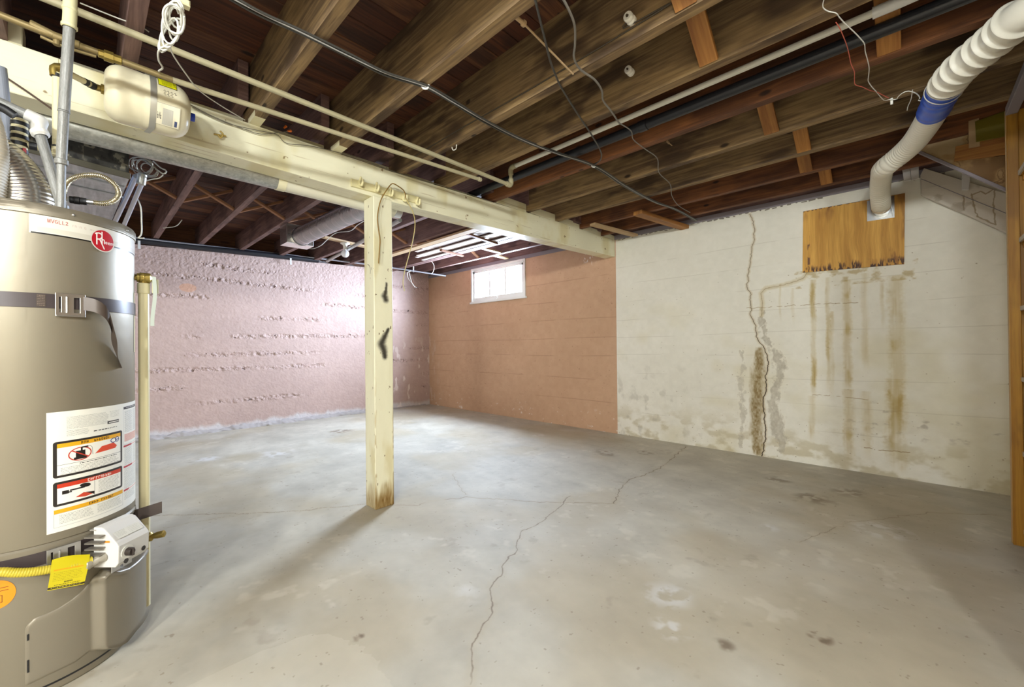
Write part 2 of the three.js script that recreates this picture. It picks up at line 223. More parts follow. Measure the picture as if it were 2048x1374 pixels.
const floorColor = (x, z, o) => {
  const n1 = fbm(x * 0.9, z * 0.9, 4, 201), n2 = fbm(x * 3.5 + 9, z * 3.5, 4, 203), n3 = fbm(x * 30, z * 30, 3, 205), sw = fbm(x * 2 + z * 5, z * 2 - x * 5, 3, 207), b = (n1 - 0.5) * 26 + (n2 - 0.5) * 20 + (n3 - 0.5) * 9 + (sw - 0.5) * 22 + (fbm(x * 14 + z * 3, z * 4, 3, 208) - 0.5) * 12;
  o[0] = 185 + b; o[1] = 179 + b; o[2] = 163 + b * 0.95;
  mix(o, 168, 150, 116, 0.4 * sst(0.5, 0.72, fbm(x * 1.3 + 4, z * 1.3, 4, 209)));
  mix(o, 204, 198, 185, 0.16 * sst(0.54, 0.72, fbm(x * 2.1, z * 2.1 + 7, 5, 211)));
  mix(o, 222, 214, 196, 0.3 * sst(0.62, 0.8, fbm(x * 13, z * 13, 3, 213)) * sst(0.5, 0.6, fbm(x * 2.1, z * 2.1 + 7, 3, 211)));
  mix(o, 132, 118, 100, 0.22 * sst(0.74, 0.86, fbm(x * 9 + 3, z * 9, 4, 215)));
  if (z > -1.6 && x > -0.2 && x < 1.1) { const px = x + 0.05 * (n3 - 0.5), pz = z + 0.12 * (n2 - 0.5); let s = false; for (let i = 0, j = paleEdge.length - 1; i < paleEdge.length; j = i++) { const [ax, az] = paleEdge[i], [bx, bz] = paleEdge[j]; if ((az > pz) !== (bz > pz) && px < (bx - ax) * (pz - az) / (bz - az) + ax) s = !s; } if (s) mix(o, 206, 199, 180, 0.24); }
  for (const [dx, dz, r, k] of dabs) { const d = Math.hypot(x - dx, z - dz); if (d < r * 1.5) { const e = sst(r * 1.2, r * 0.3, d + (n2 - 0.5) * r * 1.6) * sst(0.35, 0.6, fbm(x * 22, z * 22, 3, 217)); k > 0 ? mix(o, 214, 212, 208, k * e) : mix(o, 96, 78, 58, -k * e); } }
  for (const [pl, w, k, bb] of floorCracks) if (inB(bb, x, z)) { const [d] = dLine(pl, x + (fbm(x * 16, z * 16, 3, 219) - 0.5) * 0.04, z + (fbm(x * 16 + 5, z * 16, 3, 221) - 0.5) * 0.04); if (d < 0.03) { mix(o, 172, 154, 122, 0.15 * sst(0.03, 0.006, d)); mix(o, 104, 88, 68, k * sst(w * 0.9, w * 0.3, d) * sst(0.2, 0.4, fbm(x * 5, z * 5, 2, 220))); } }
  const s = fbm(x * 60, z * 60, 2, 223); if (s > 0.87) mix(o, 120, 104, 84, 0.4);
};
const FN = [-1.2, 4.4, -2.6, 1.6], FF = [-1.2, 4.4, -6.3, -2.6];
const floorNear = tex(1700, 1275, (u, v, o) => floorColor(lerp(FN[0], FN[1], u), lerp(FN[3], FN[2], v), o));
const floorFar = tex(1000, 660, (u, v, o) => floorColor(lerp(FF[0], FF[1], u), lerp(FF[3], FF[2], v), o));
const floorRough = grey(512, 512, (u, v) => 0.42 + 0.4 * fbm(u * 8, v * 8, 4, 231));
const grainBump = grey(512, 512, (u, v) => fbm(u * 40, v * 40, 4, 233));
// boards: u is metres along the grain, v metres across; a tile is 2 m x 0.5 m
function woodTex(base, dark, streak, blotch, s, w = 1024, h = 256, knots = 0) {
  const kn = []; for (let i = 0; i < knots; i++) kn.push([hash(i, s, 1) * 2, hash(i, s, 2) * 0.5, 0.012 + 0.014 * hash(i, s, 3)]);
  return tex(w, h, (u, v, o) => {
    const x = u * 2, y = v * 0.5; let yy = y + 0.012 * (fbm(x * 1.3, y * 6, 3, s) - 0.5) * 2, kk = 0;
    for (const [kx, ky, r] of kn) { const d = Math.hypot((x - kx) * 0.45, y - ky); yy += r * 0.6 * Math.exp(-d * d / (r * r * 2)); kk = Math.max(kk, sst(r * 0.75, r * 0.3, d)); }
    const g1 = fbm(x * 2.2, yy * 90, 3, s + 5), g2 = fbm(x * 14, yy * 320, 2, s + 9), t = clamp(0.5 + (g1 - 0.5) * streak + (g2 - 0.5) * streak * 0.5);
    for (let i = 0; i < 3; i++) o[i] = lerp(dark[i], base[i], t);
    const bl = fbm(x * 3.2, y * 9, 4, s + 13); mix(o, dark[0] * 0.55, dark[1] * 0.5, dark[2] * 0.5, blotch * sst(0.52, 0.7, bl));
    mix(o, base[0] * 1.18, base[1] * 1.18, base[2] * 1.12, blotch * 0.5 * sst(0.52, 0.66, fbm(x * 4 + 7, y * 16, 4, s + 17)));
    mix(o, dark[0] * 0.4, dark[1] * 0.35, dark[2] * 0.3, 0.85 * kk);
  });
}
const wUV = (t) => { t.repeat.set(0.5, 2); t.wrapS = t.wrapT = THREE.MirroredRepeatWrapping; return t; };
const woodRed = wUV(woodTex([136, 86, 48], [86, 50, 28], 1.4, 0.4, 301, 1024, 256, 6));
const woodGrey = wUV(woodTex([152, 126, 88], [96, 75, 52], 1.5, 0.6, 321, 1024, 256, 3));
const woodPlum = wUV(woodTex([142, 112, 106], [98, 72, 68], 1.2, 0.4, 341, 1024, 256, 4));
const woodNew = wUV(woodTex([176, 124, 62], [138, 88, 40], 1.3, 0.3, 361, 1024, 256, 5));
const woodSub = wUV(woodTex([116, 74, 44], [74, 42, 26], 1.5, 0.5, 381, 1024, 256, 5));
const woodShelf = wUV(woodTex([200, 150, 50], [164, 112, 30], 1.1, 0.3, 401, 1024, 256, 3));
const woodPly = tex(1024, 840, (u, v, o) => {   // the plywood sheet, u across 0.64 m, v up 0.53 m
  const x = u * 0.64, y = v * 0.53, w = x + 0.05 * (fbm(x * 3, y * 2.2, 3, 421) - 0.5) * 2 * sst(0.1, 0.35, x), g = fbm(w * 46, y * 2.4, 4, 423), f = fbm(w * 260, y * 14, 2, 425);
  o[0] = 202 + (g - 0.5) * 56 + (f - 0.5) * 22; o[1] = 150 + (g - 0.5) * 56 + (f - 0.5) * 20; o[2] = 62 + (g - 0.5) * 46 + (f - 0.5) * 14;
  mix(o, 120, 70, 22, 0.7 * sst(0.6, 0.75, fbm(x * 22, y * 5, 4, 427)) * sst(0.36, 0.62, x));
  mix(o, 108, 62, 20, 0.6 * sst(0.42, 0.53, y + 0.1 * (fbm(x * 40, y * 5, 3, 429) - 0.5)) * sst(0.5, 0.7, fbm(x * 16, y * 5, 3, 431)));
  mix(o, 58, 30, 16, 0.9 * sst(0.05, 0.0, y - 0.05 * fbm(x * 60, 2, 3, 433)) * sst(0.45, 0.6, fbm(x * 90, y * 22, 3, 435)));
  const dx = Math.abs(x - 0.045); mix(o, 74, 40, 34, 0.8 * sst(0.012, 0.002, dx) * sst(0.6, 0.68, fbm(x * 30, y * 17, 3, 437)));
  mix(o, 110, 66, 24, 0.5 * sst(0.03, 0.0, 0.64 - x) * sst(0.4, 0.6, fbm(x * 40, y * 9, 3, 439)));
});
// cream gloss paint over old timber, a 2 m x 0.5 m tile with chips and drips
const creamMap = wUV(tex(1024, 256, (u, v, o) => { const x = u * 2, y = v * 0.5, b = (fbm(x * 3, y * 6, 4, 441) - 0.5) * 14; o[0] = 230 + b; o[1] = 225 + b; o[2] = 196 + b; mix(o, 196, 178, 112, 0.4 * sst(0.55, 0.75, fbm(x * 5, y * 3, 4, 443))); mix(o, 110, 84, 50, 0.7 * sst(0.83, 0.86, fbm(x * 26, y * 30, 3, 445))); mix(o, 150, 128, 90, 0.35 * sst(0.74, 0.8, fbm(x * 3, y * 90, 3, 447))); }));
const creamBump = grey(512, 256, (u, v) => 0.5 + 0.5 * fbm(u * 30, v * 40, 4, 449));
creamBump.repeat.set(0.5, 2);
const galvMap = tex(512, 512, (u, v, o) => { const a = fbm(u * 60, v * 60, 3, 451), b = fbm(u * 14, v * 14, 4, 453), k = (a - 0.5) * 46 + (b - 0.5) * 50; o[0] = 176 + k; o[1] = 176 + k; o[2] = 170 + k; });
galvMap.repeat.set(2, 2);
const tarMap = tex(512, 256, (u, v, o) => { const a = fbm(u * 22, v * 14, 5, 461); o[0] = 52; o[1] = 50; o[2] = 46; mix(o, 142, 136, 118, 0.8 * sst(0.53, 0.6, a) * sst(0.4, 0.55, fbm(u * 7, v * 5, 3, 463))); mix(o, 30, 28, 26, sst(0.45, 0.3, a)); });
const zincMap = tex(512, 512, (u, v, o) => { const k = (fbm(u * 6, v * 70, 4, 471) - 0.5) * 70 + (fbm(u * 30, v * 8, 3, 473) - 0.5) * 24; o[0] = 168 + k; o[1] = 172 + k; o[2] = 180 + k; });

const mat = {
  white: M(0xffffff, 0.72, { map: whiteWallMap, bumpMap: whiteWallBump, bumpScale: 0.01 }),
  peach: M(0xffffff, 0.62, { map: peachMap, bumpMap: peachBump, bumpScale: 0.008 }),
  pink: M(0xffffff, 0.6, { map: pinkMap, bumpMap: pinkBump, bumpScale: 0.03 }),
  floorN: M(0xffffff, 0.7, { map: floorNear }), floorF: M(0xffffff, 0.7, { map: floorFar }),
  plainWall: M(0xcfc8b4, 0.8), crust: M(0xaca5a2, 0.95), mortar: M(0xc9c6c4, 0.9), sill: M(0x8a8288, 0.75),
  red: M(0xffffff, 0.75, { map: woodRed, bumpMap: creamBump, bumpScale: 0.001 }), grey: M(0xffffff, 0.8, { map: woodGrey, bumpMap: creamBump, bumpScale: 0.0015 }), plum: M(0xffffff, 0.7, { map: woodPlum }), wood: M(0xffffff, 0.65, { map: woodNew }),
  sub: M(0xffffff, 0.75, { map: woodSub }), subB: M(0xd8c0b0, 0.75, { map: woodSub }), subC: M(0xb89c90, 0.75, { map: woodSub }), shelf: M(0xffffff, 0.45, { map: woodShelf }),
  ply: M(0xffffff, 0.6, { map: woodPly }), cream: M(0xffffff, 0.42, { map: creamMap, bumpMap: creamBump, bumpScale: 0.0012 }), creamPlain: M(0xe2dab8, 0.4),
  galv: M(0xffffff, 0.42, { map: galvMap, metalness: 0.75 }), tar: M(0xffffff, 0.6, { map: tarMap, metalness: 0.1 }), zinc: M(0xffffff, 0.42, { map: zincMap, metalness: 0.35 }), foil: M(0xdcdcdc, 0.25, { metalness: 0.95 }),
  iron: M(0xc4c4c6, 0.5, { metalness: 0.2, map: galvMap }), brass: M(0xa08a48, 0.36, { metalness: 0.75 }), bronze: M(0x86754e, 0.48, { metalness: 0.45 }), pipeCream: M(0xa69d7e, 0.5), cpvc: M(0xdcd2a8, 0.45), whitePipe: M(0xd9d6c8, 0.5),
  black: M(0x17171a, 0.5), blackPipe: M(0x1d1e24, 0.4), darkCable: M(0x3c3a36, 0.36), whiteCable: M(0xd8d6cc, 0.5), greyPlastic: M(0xb0b0b2, 0.5), whitePlastic: M(0xdcdcd8, 0.4), porcelain: M(0xe8e4d8, 0.25), steel: M(0xc8c8c8, 0.3, { metalness: 0.9 }), conduit: M(0xb8bcc6, 0.35, { metalness: 0.6 }),
  red2: M(0xb02020, 0.5), blueTape: M(0x2b57c4, 0.36), hose: M(0xe2ded0, 0.42), redWire: M(0xc8604c, 0.5), cord: M(0x8a6a2a, 0.6), yellow: M(0xe8d020, 0.5), tan: M(0xb39670, 0.7), stick: M(0x9c6e4c, 0.75), hookPaint: M(0xe0d6a6, 0.4),
};

// ───────────── the setting ─────────────
const WX = 4.29, WZ = -6.2, JT = 2.5;              // white wall, pink wall, underside of the floor planks above
{
  const f = structGroup('floor');
  const slab = (b, m) => { const g = boxAt(b[0], b[1], -0.12, 0, b[2], b[3], 0.0005, 'x'), p = g.attributes.position, uv = g.attributes.uv; for (let i = 0; i < p.count; i++) uv.setXY(i, (p.getX(i) - b[0]) / (b[1] - b[0]), (b[3] - p.getZ(i)) / (b[3] - b[2])); return obj('concrete_slab', g, m, f); };
  slab(FN, mat.floorN); slab(FF, mat.floorF);
  obj('concrete_slab', [boxAt(-3.5, -1.2, -0.12, 0, -6.3, 3, 0.0005), boxAt(-1.2, 4.4, -0.12, 0, 1.6, 3, 0.0005)], M(0xaca69b, 0.6), f);
}
// back wall: the white painted length, the peach painted length with the window opening
const WO = [-5.0, -3.88, 1.72, 2.25];              // opening z0, z1, y0, y1
{
  const w = structGroup('wall_back', [WX, 0, -2]);
  const uvz = (g, z0, z1) => { const p = g.attributes.position, uv = g.attributes.uv; for (let i = 0; i < p.count; i++) uv.setXY(i, (p.getZ(i) - z0) / (z1 - z0), p.getY(i) / WH); return g; };
  obj('white_painted_concrete', uvz(slabX(WX, [[-2.45, -0.1], [3, -0.1], [3, 2.25], [-2.45, 2.25]], 0.25, 0), WZ0, WZ1), mat.white, w);
  const s = [slabX(WX, [[-6.4, -0.1], [-2.45, -0.1], [-2.45, WO[2]], [-6.4, WO[2]]], 0.25, 0), slabX(WX, [[-6.4, WO[2]], [WO[0], WO[2]], [WO[0], 2.25], [-6.4, 2.25]], 0.25, 0), slabX(WX, [[WO[1], WO[2]], [-2.45, WO[2]], [-2.45, 2.25], [WO[1], 2.25]], 0.25, 0)];
  obj('peach_painted_concrete', s.map((g) => uvz(g, PZ0, PZ1)), mat.peach, w);
  obj('sill_plate', boxAt(WX - 0.006, WX + 0.24, 2.25, 2.3, -6.4, 3, 0.003, 'z'), mat.sill, w);
  obj('rim_board', boxAt(WX + 0.01, WX + 0.06, 2.3, 2.52, -6.4, 3, 0.002, 'z'), mat.plum, w);
  // ragged mortar under the plate
  const m = []; for (let z = -2.4; z < 0.3; z += 0.055) if (fbm(z * 4, 1, 2, 501) > 0.42) m.push(cbox(rr(0.006, 0.014), rr(0.006, 0.014), rr(0.012, 0.05), 0.003).rotateX(rr(-0.2, 0.2)).translate(WX - 0.002, 2.247 + rr(-0.008, 0.006), z));
  obj('mortar_crumbs', m, M(0x8a8278, 0.9), w).userData.kind = 'stuff';
}
{ // left wall: pink rough concrete whose top rises slightly towards the corner
  const w = structGroup('wall_left', [2, 0, WZ]);
  const topY = (x) => lerp(2.2, 2.33, clamp((x - 0.38) / 3.7, -0.3, 1.05));
  const n = 24, front = sheet(n, 10, (u, v) => { const x = lerp(-3.5, 4.35, u); return [x, -0.05 + v * (topY(x) + 0.05), WZ]; });
  const p = front.attributes.position, uv = front.attributes.uv; for (let i = 0; i < p.count; i++) uv.setXY(i, (p.getX(i) + 0.6) / 4.9, p.getY(i) / 2.4);
  obj('pink_painted_concrete', front, mat.pink, w);
  obj('concrete_core', [boxAt(-3.5, 4.5, -0.1, 2.17, WZ - 0.3, WZ - 0.004, 0), sheet(n, 1, (u, v) => { const x = lerp(-3.5, 4.35, u); return [x, topY(x), lerp(WZ, WZ - 0.25, v)]; })], mat.mortar, w);
  obj('rim_board', boxAt(-3.5, 4.5, 2.17, 2.52, WZ - 0.2, WZ - 0.14, 0.002), mat.sub, w);
  // chalky crust along the foot
  const c = sheet(220, 4, (u, v) => { const x = lerp(0.0, 4.2, u), a = v * Math.PI / 2, k = (0.5 + 1.1 * fbm(x * 9, v * 2, 3, 511)) * (x > 3.2 ? 0.35 : 1); return [x, 0.042 * k * Math.sin(a) * (0.7 + 0.6 * vn(x * 40, v * 5, 513)), WZ + 0.004 + 0.035 * k * Math.cos(a) * (0.7 + 0.6 * vn(x * 46, v * 5, 515))]; });
  obj('lime_crust', c, mat.crust, w);
  // mortar packed between the joist ends
  for (const [a, b] of [[0.6, 0.93], [1.02, 1.34], [1.44, 1.76], [1.87, 2.18], [2.28, 2.6], [2.7, 3.0]]) {
    const g = sheet(24, 5, (u, v) => { const x = lerp(a, b, u); return [x, topY(x) + (0.07 * Math.sin(Math.PI * clamp(u * 1.1)) + 0.012) * v * (0.5 + 0.6 * vn(x * 22, v * 3, 517)), WZ + 0.0 - 0.12 * v]; });
    obj('mortar_patch', g, mat.crust, w);
  }
}
struct('wall_front', boxAt(-3.6, -3.5, -0.1, 2.52, -6.4, 3, 0.002, 'z'), mat.plainWall);
struct('wall_right', boxAt(-3.6, 4.5, -0.1, 2.52, 3, 3.1, 0.002), mat.plainWall);

// the floor above: planks, joists, cross bridging
const BEAM_Z0 = -2.595, BEAM_Z1 = -2.46;
const beamBot = curve([[-0.8, 2.026], [1.37, 1.991], [2.2, 2.003], [4.29, 2.054]]), beamTop = curve([[-0.8, 2.214], [1.4, 2.194], [2.3, 2.214], [3.15, 2.238], [4.29, 2.25]]);
const ceiling = structGroup('ceiling', [0.5, JT, -2]);
{
  const ms = [mat.sub, mat.subB, mat.subC]; let i = 0;
  for (let z = -6.32; z < 1.7; z += 0.142) obj('floor_plank', boxAt(-3.5, 4.5, JT + rr(0, 0.002), JT + 0.02, z + 0.0015, z + 0.1405, 0.003, 'x'), ms[(i++ * 7) % 3], ceiling);
  obj('floor_plank', boxAt(-3.5, 4.5, JT, JT + 0.02, 1.67, 3, 0.003, 'x'), mat.sub, ceiling);
  obj('sky_block_slab', boxAt(-3.6, 4.6, JT + 0.022, JT + 0.1, -6.5, 3.1, 0.002), mat.plainWall, ceiling);  // extra slab added above the planks to keep sky light out
}
// joists on the camera's side of the beam: [right edge x, underside y, material]
const frontJoists = [[0.156,2.205,mat.plum],[0.646,2.2,mat.grey],[1.073,2.198,mat.grey],[1.512,2.2,mat.grey],[1.888,2.21,mat.grey],[2.37,2.225,mat.red],[2.802,2.235,mat.grey],[3.223,2.24,mat.grey],[3.631,2.248,mat.red],[4.042,2.255,mat.red]];
frontJoists.unshift([-0.62, 2.21, mat.plum], [-0.2, 2.21, mat.plum]);
for (const [x, y, m] of frontJoists) obj('joist', boxAt(x - 0.048, x, y, JT, BEAM_Z0 + 0.01, 2.98, 0.004, 'z'), m, ceiling);
for (const i of [3, 4]) { const [x, y] = frontJoists[i]; obj('painted_joist_end', boxAt(x - 0.0485, x + 0.0005, y - 0.0006, y + 0.03, BEAM_Z1 - 0.02, BEAM_Z1 + 0.1, 0.0005, 'z'), mat.creamPlain, ceiling); }
const backX = [0.16, 0.59, 1.0, 1.42, [1.881][0], 2.33, 2.8, [3.514][0] - 0.0, 3.57, 3.97];
for (const x of backX) obj('joist', boxAt(x - 0.048, x, 2.285, JT, WZ - 0.14, BEAM_Z1 + 0.03, 0.004, 'z'), mat.plum, ceiling);
// bridging: crossed sticks from the foot of one joist to the head of the next
for (let i = 0; i < backX.length - 1; i++) { const a = backX[i], b = backX[i + 1] - 0.048, z = -4.5 + rr(-0.03, 0.03); obj('bridging_stick', bar([a, 2.3, z], [b, 2.485, z], 0.02, 0.045, [0, 1, 0], 0.002), mat.stick, ceiling); obj('bridging_stick', bar([a, 2.485, z + 0.05], [b, 2.3, z + 0.05], 0.02, 0.045, [0, 1, 0], 0.002), mat.stick, ceiling); }
for (let i = 2; i < frontJoists.length - 1; i++) { const [a, ya] = frontJoists[i], [b, yb] = frontJoists[i + 1], z = [0, 0, -0.5, -0.5, -0.55, -0.6, -0.05, -0.56, -0.47, -0.52, -0.45, -0.4][i]; obj('bridging_stick', bar([a, 2.485, z], [b - 0.048, yb + 0.012, z], 0.02, 0.075, [0, 1, 0], 0.002), mat.wood, ceiling); if (i !== 6) obj('bridging_stick', bar([a, ya + 0.012, z - 0.085], [b - 0.048, 2.485, z - 0.085], 0.02, 0.07, [0, 1, 0], 0.002), mat.wood, ceiling); }

// ───────────── beam, filler blocks, post ─────────────
{
  const prof = (x0, x1) => { const n = Math.max(2, Math.round((x1 - x0) / 0.1)), top = [], bot = []; for (let i = 0; i <= n; i++) { const x = lerp(x0, x1, i / n); bot.push(new THREE.Vector2(x, beamBot(x) + 0.003)); top.unshift(new THREE.Vector2(x, beamTop(x) - 0.003)); } const s = new THREE.Shape([...bot, ...top]); const b = 0.003, g = new THREE.ExtrudeGeometry(s, { depth: BEAM_Z1 - BEAM_Z0 - 2 * b, bevelEnabled: true, bevelThickness: b, bevelSize: b, bevelSegments: 1 }); g.translate(0, 0, BEAM_Z0 + b); return metreUV(g, 'x', 0.3, -1.98); };
  const jx = [-0.069][0];
  const t = thing('main_beam', 'long cream painted timber beam carrying the joists across the room on the post', 'beam', [1.8, 2, -2.53]);
  obj('beam_timber', prof(-1.6, jx - 0.002), mat.cream, t); obj('beam_timber', prof(jx + 0.002, WX - 0.002), mat.cream, t);
  // packing blocks on the beam between the joist ends
  const xs = frontJoists.slice(7).map((j) => j[0]).concat([WX - 0.004]);
  for (let i = 0; i < xs.length - 1; i++) { const a = xs[i] + 0.012, b = xs[i + 1] - (i === xs.length - 2 ? 0 : 0.05); obj('packing_block', boxAt(a, b, beamTop((a + b) / 2) + 0.001, 2.3, BEAM_Z0 + 0.02, BEAM_Z1 - 0.002, 0.002), mat.cream, t); }
  obj('packing_block', boxAt(-0.6, [-0.21][0], beamTop(-0.3) + 0.001, 2.3, BEAM_Z0, BEAM_Z1 - 0.002, 0.003), mat.cream, t); obj('packing_block', boxAt([-0.209][0], [-0.164][0], beamTop(-0.2) + 0.001, 2.31, BEAM_Z0, BEAM_Z1 - 0.002, 0.003), mat.cream, t);
  obj('back_board', boxAt(jx, 2.35, 2.09, 2.28, BEAM_Z0 - 0.012, BEAM_Z0, 0.002), mat.cream, t);
}
{
  const X0 = 1.273, X1 = 1.405, Z0 = -2.567, Z1 = -2.438, H = 1.993;
  // post faces: age chips, rust-brown rot at the foot, two sooty spray marks on the face towards the room
  const spray = [[1.361,1.442,0.007],[1.357,1.399,0.008],[1.346,1.359,0.018],[1.356,1.334,0.016]], spray2 = [[1.372,1.147,0.008],[1.344,1.095,0.016],[1.322,1.05,0.022],[1.339,1.011,0.02],[1.346,0.966,0.014]];
  const pm = tex(256, 1536, (u, v, o) => {  // u 0..0.5 room face (x), 0.5..1 left face (z)
    const face = u < 0.5, a = (face ? u : u - 0.5) * 2 * 0.134, y = v * 2, b = (fbm(a * 12, y * 4, 4, face ? 521 : 523) - 0.5) * 12; o[0] = 228 + b; o[1] = 223 + b; o[2] = 194 + b;
    mix(o, 190, 172, 112, 0.35 * sst(0.5, 0.7, fbm(a * 9, y * 3, 4, 525)));
    const edge = Math.min(a, 0.134 - a); mix(o, 120, 88, 34, 0.7 * sst(0.016, 0.002, edge + 0.012 * (fbm(a * 30, y * 14, 3, 527) - 0.5)) * sst(1.0, 0.25, y) * sst(0.4, 0.6, fbm(a * 40, y * 16, 3, 529)));
    mix(o, 112, 78, 26, 0.9 * sst(0.17, 0.03, y + 0.12 * (fbm(a * 40, y * 7, 3, 531) - 0.5)) * (face ? 1 : 0.6) * (0.5 + 0.7 * fbm(a * 80, y * 20, 3, 533)));
    mix(o, 84, 62, 32, 0.8 * sst(0.82, 0.85, fbm(a * 60, y * 30, 3, 535)));
    if (face) for (const s of [spray, spray2]) { const [d, w] = dLine(s, a + X0, y); mix(o, 40, 36, 30, 0.9 * Math.pow(sst(w * 2.0, 0, d + 0.006 * (fbm(a * 90, y * 90, 2, 537) - 0.5)), 1.3)); }
    if (!face) { const q = Math.abs(Math.hypot(a - 0.04, y - 1.52) - 0.045); if (a > 0.045 && y > 1.5) mix(o, 60, 52, 40, 0.6 * sst(0.004, 0.001, q)); }
  });
  const g = new RoundedBoxGeometry(X1 - X0, H, Z1 - Z0, 2, 0.006), p = g.attributes.position, n = g.attributes.normal, uv = new Float32Array(p.count * 2);
  g.translate((X0 + X1) / 2, H / 2, (Z0 + Z1) / 2);
  for (let i = 0; i < p.count; i++) { const f = Math.abs(n.getZ(i)) >= Math.abs(n.getX(i)); uv[2 * i] = f ? clamp((p.getX(i) - X0) / 0.134, 0.01, 0.99) * 0.5 : 0.5 + clamp((p.getZ(i) - Z0) / 0.134, 0.01, 0.99) * 0.5; uv[2 * i + 1] = p.getY(i) / 2; }
  g.setAttribute('uv', new THREE.BufferAttribute(uv, 2));
  tag(obj('support_post', g, M(0xffffff, 0.45, { map: pm, bumpMap: creamBump, bumpScale: 0.001 })), 'square cream painted timber post with black spray marks and a rotted brown foot', 'post');
}

// ───────────── window ─────────────
{
  const w = structGroup('window_1', [WX, WO[2], -4.44]), x0 = WX - 0.018, m = mat.whitePlastic, fm = M(0xdfe0dc, 0.5, { bumpMap: creamBump, bumpScale: 0.001 });
  const [z0, z1, y0, y1] = [-5.02, -3.86, 1.72, 2.252];
  obj('window_frame', [boxAt(x0, WX + 0.25, y0, y1, z0, z0 + 0.035), boxAt(x0, WX + 0.25, y0, y1, z1 - 0.035, z1), boxAt(x0, WX + 0.25, y1 - 0.03, y1, z0 + 0.035, z1 - 0.035, 0.002, 'z')], fm, w);
  obj('window_sill', boxAt(WX - 0.03, WX + 0.28, y0 - 0.022, y0 + 0.004, z0 - 0.02, z1 + 0.02, 0.004, 'z'), fm, w);
  const sz0 = z0 + 0.037, sz1 = z1 - 0.037, sx = WX + 0.0, sd = 0.04;
  const sash = obj('sash', [boxAt(sx, sx + sd, y0 + 0.006, 1.79, sz0, sz1, 0.003, 'z'), boxAt(sx, sx + sd, 2.175, y1 - 0.03, sz0, sz1, 0.003, 'z'), boxAt(sx, sx + sd, 1.79, 2.205, sz0, sz0 + 0.04, 0.003, 'y'), boxAt(sx, sx + sd, 1.79, 2.205, sz1 - 0.04, sz1, 0.003, 'y')], fm, w);
  const g0 = sz0 + 0.04, gw = (sz1 - sz0 - 0.08) / 3, glass = new THREE.MeshPhysicalMaterial({ color: 0xf4f8fa, roughness: 0.03, transmission: 1, thickness: 0, ior: 1.45 });
  for (const k of [1, 2]) obj('muntin', boxAt(sx + 0.006, sx + 0.034, 1.785, 2.18, g0 + gw * k - 0.015, g0 + gw * k + 0.015, 0.003, 'y'), fm, w);
  for (const k of [0, 1, 2]) obj('pane', boxAt(sx + 0.02, sx + 0.023, 1.785, 2.18, g0 + gw * k + (k ? 0.009 : -0.004), g0 + gw * (k + 1) - (k < 2 ? 0.009 : -0.004), 0), glass, w);
  obj('sash_latch', [cbox(0.01, 0.05, 0.012).translate(sx - 0.006, 1.755, -4.44), cbox(0.016, 0.014, 0.014).translate(sx - 0.008, 1.775, -4.44)], mat.whitePlastic, w);
}

// ───────────── water heater ─────────────
const HX = -0.118, HZ = -2.115, HR = 0.25;
const onH = (a, y, R) => [HX + R * Math.sin(rad(a)), y, HZ + R * Math.cos(rad(a))];
const cyl = (a0, a1, y0, y1, R, nu = 24, nv = 1) => sheet(nu, nv, (u, v) => onH(lerp(a0, a1, u), lerp(y0, y1, v), typeof R === 'function' ? R(u, v) : R));
const atH = (g, a, y, R) => { g.rotateY(rad(a)); const p = onH(a, y, R); return g.translate(...p); };   // g is built with +z outwards
const lineText = (g, x0, x1, y, h, c = '#8a8a86') => { g.fillStyle = c; let x = x0; while (x < x1) { const w = 2 + rnd() * h * 2.2; g.fillRect(x, y, Math.min(w, x1 - x), Math.max(1, h * (0.5 + 0.4 * rnd()))); x += w + h * 0.55; } };
const para = (g, x0, x1, y0, y1, step, c) => { for (let y = y0; y < y1; y += step) lineText(g, x0, x1 - rnd() * (x1 - x0) * 0.12, y, step * 0.42, c); };
const glyphs = (g, x, y, w, h, n, c) => { g.fillStyle = c; for (let i = 0; i < n; i++) { const a = x + i * w / n, q = w / n * 0.72; if (rnd() < 0.12) continue; g.fillRect(a, y, q * 0.35, h); g.fillRect(a, y + (rnd() < 0.5 ? 0 : h * 0.4), q, h * 0.24); if (rnd() < 0.6) g.fillRect(a + q * 0.65, y + h * 0.2 * rnd(), q * 0.35, h * 0.8); if (rnd() < 0.5) g.fillRect(a, y + h * 0.76, q, h * 0.24); } };
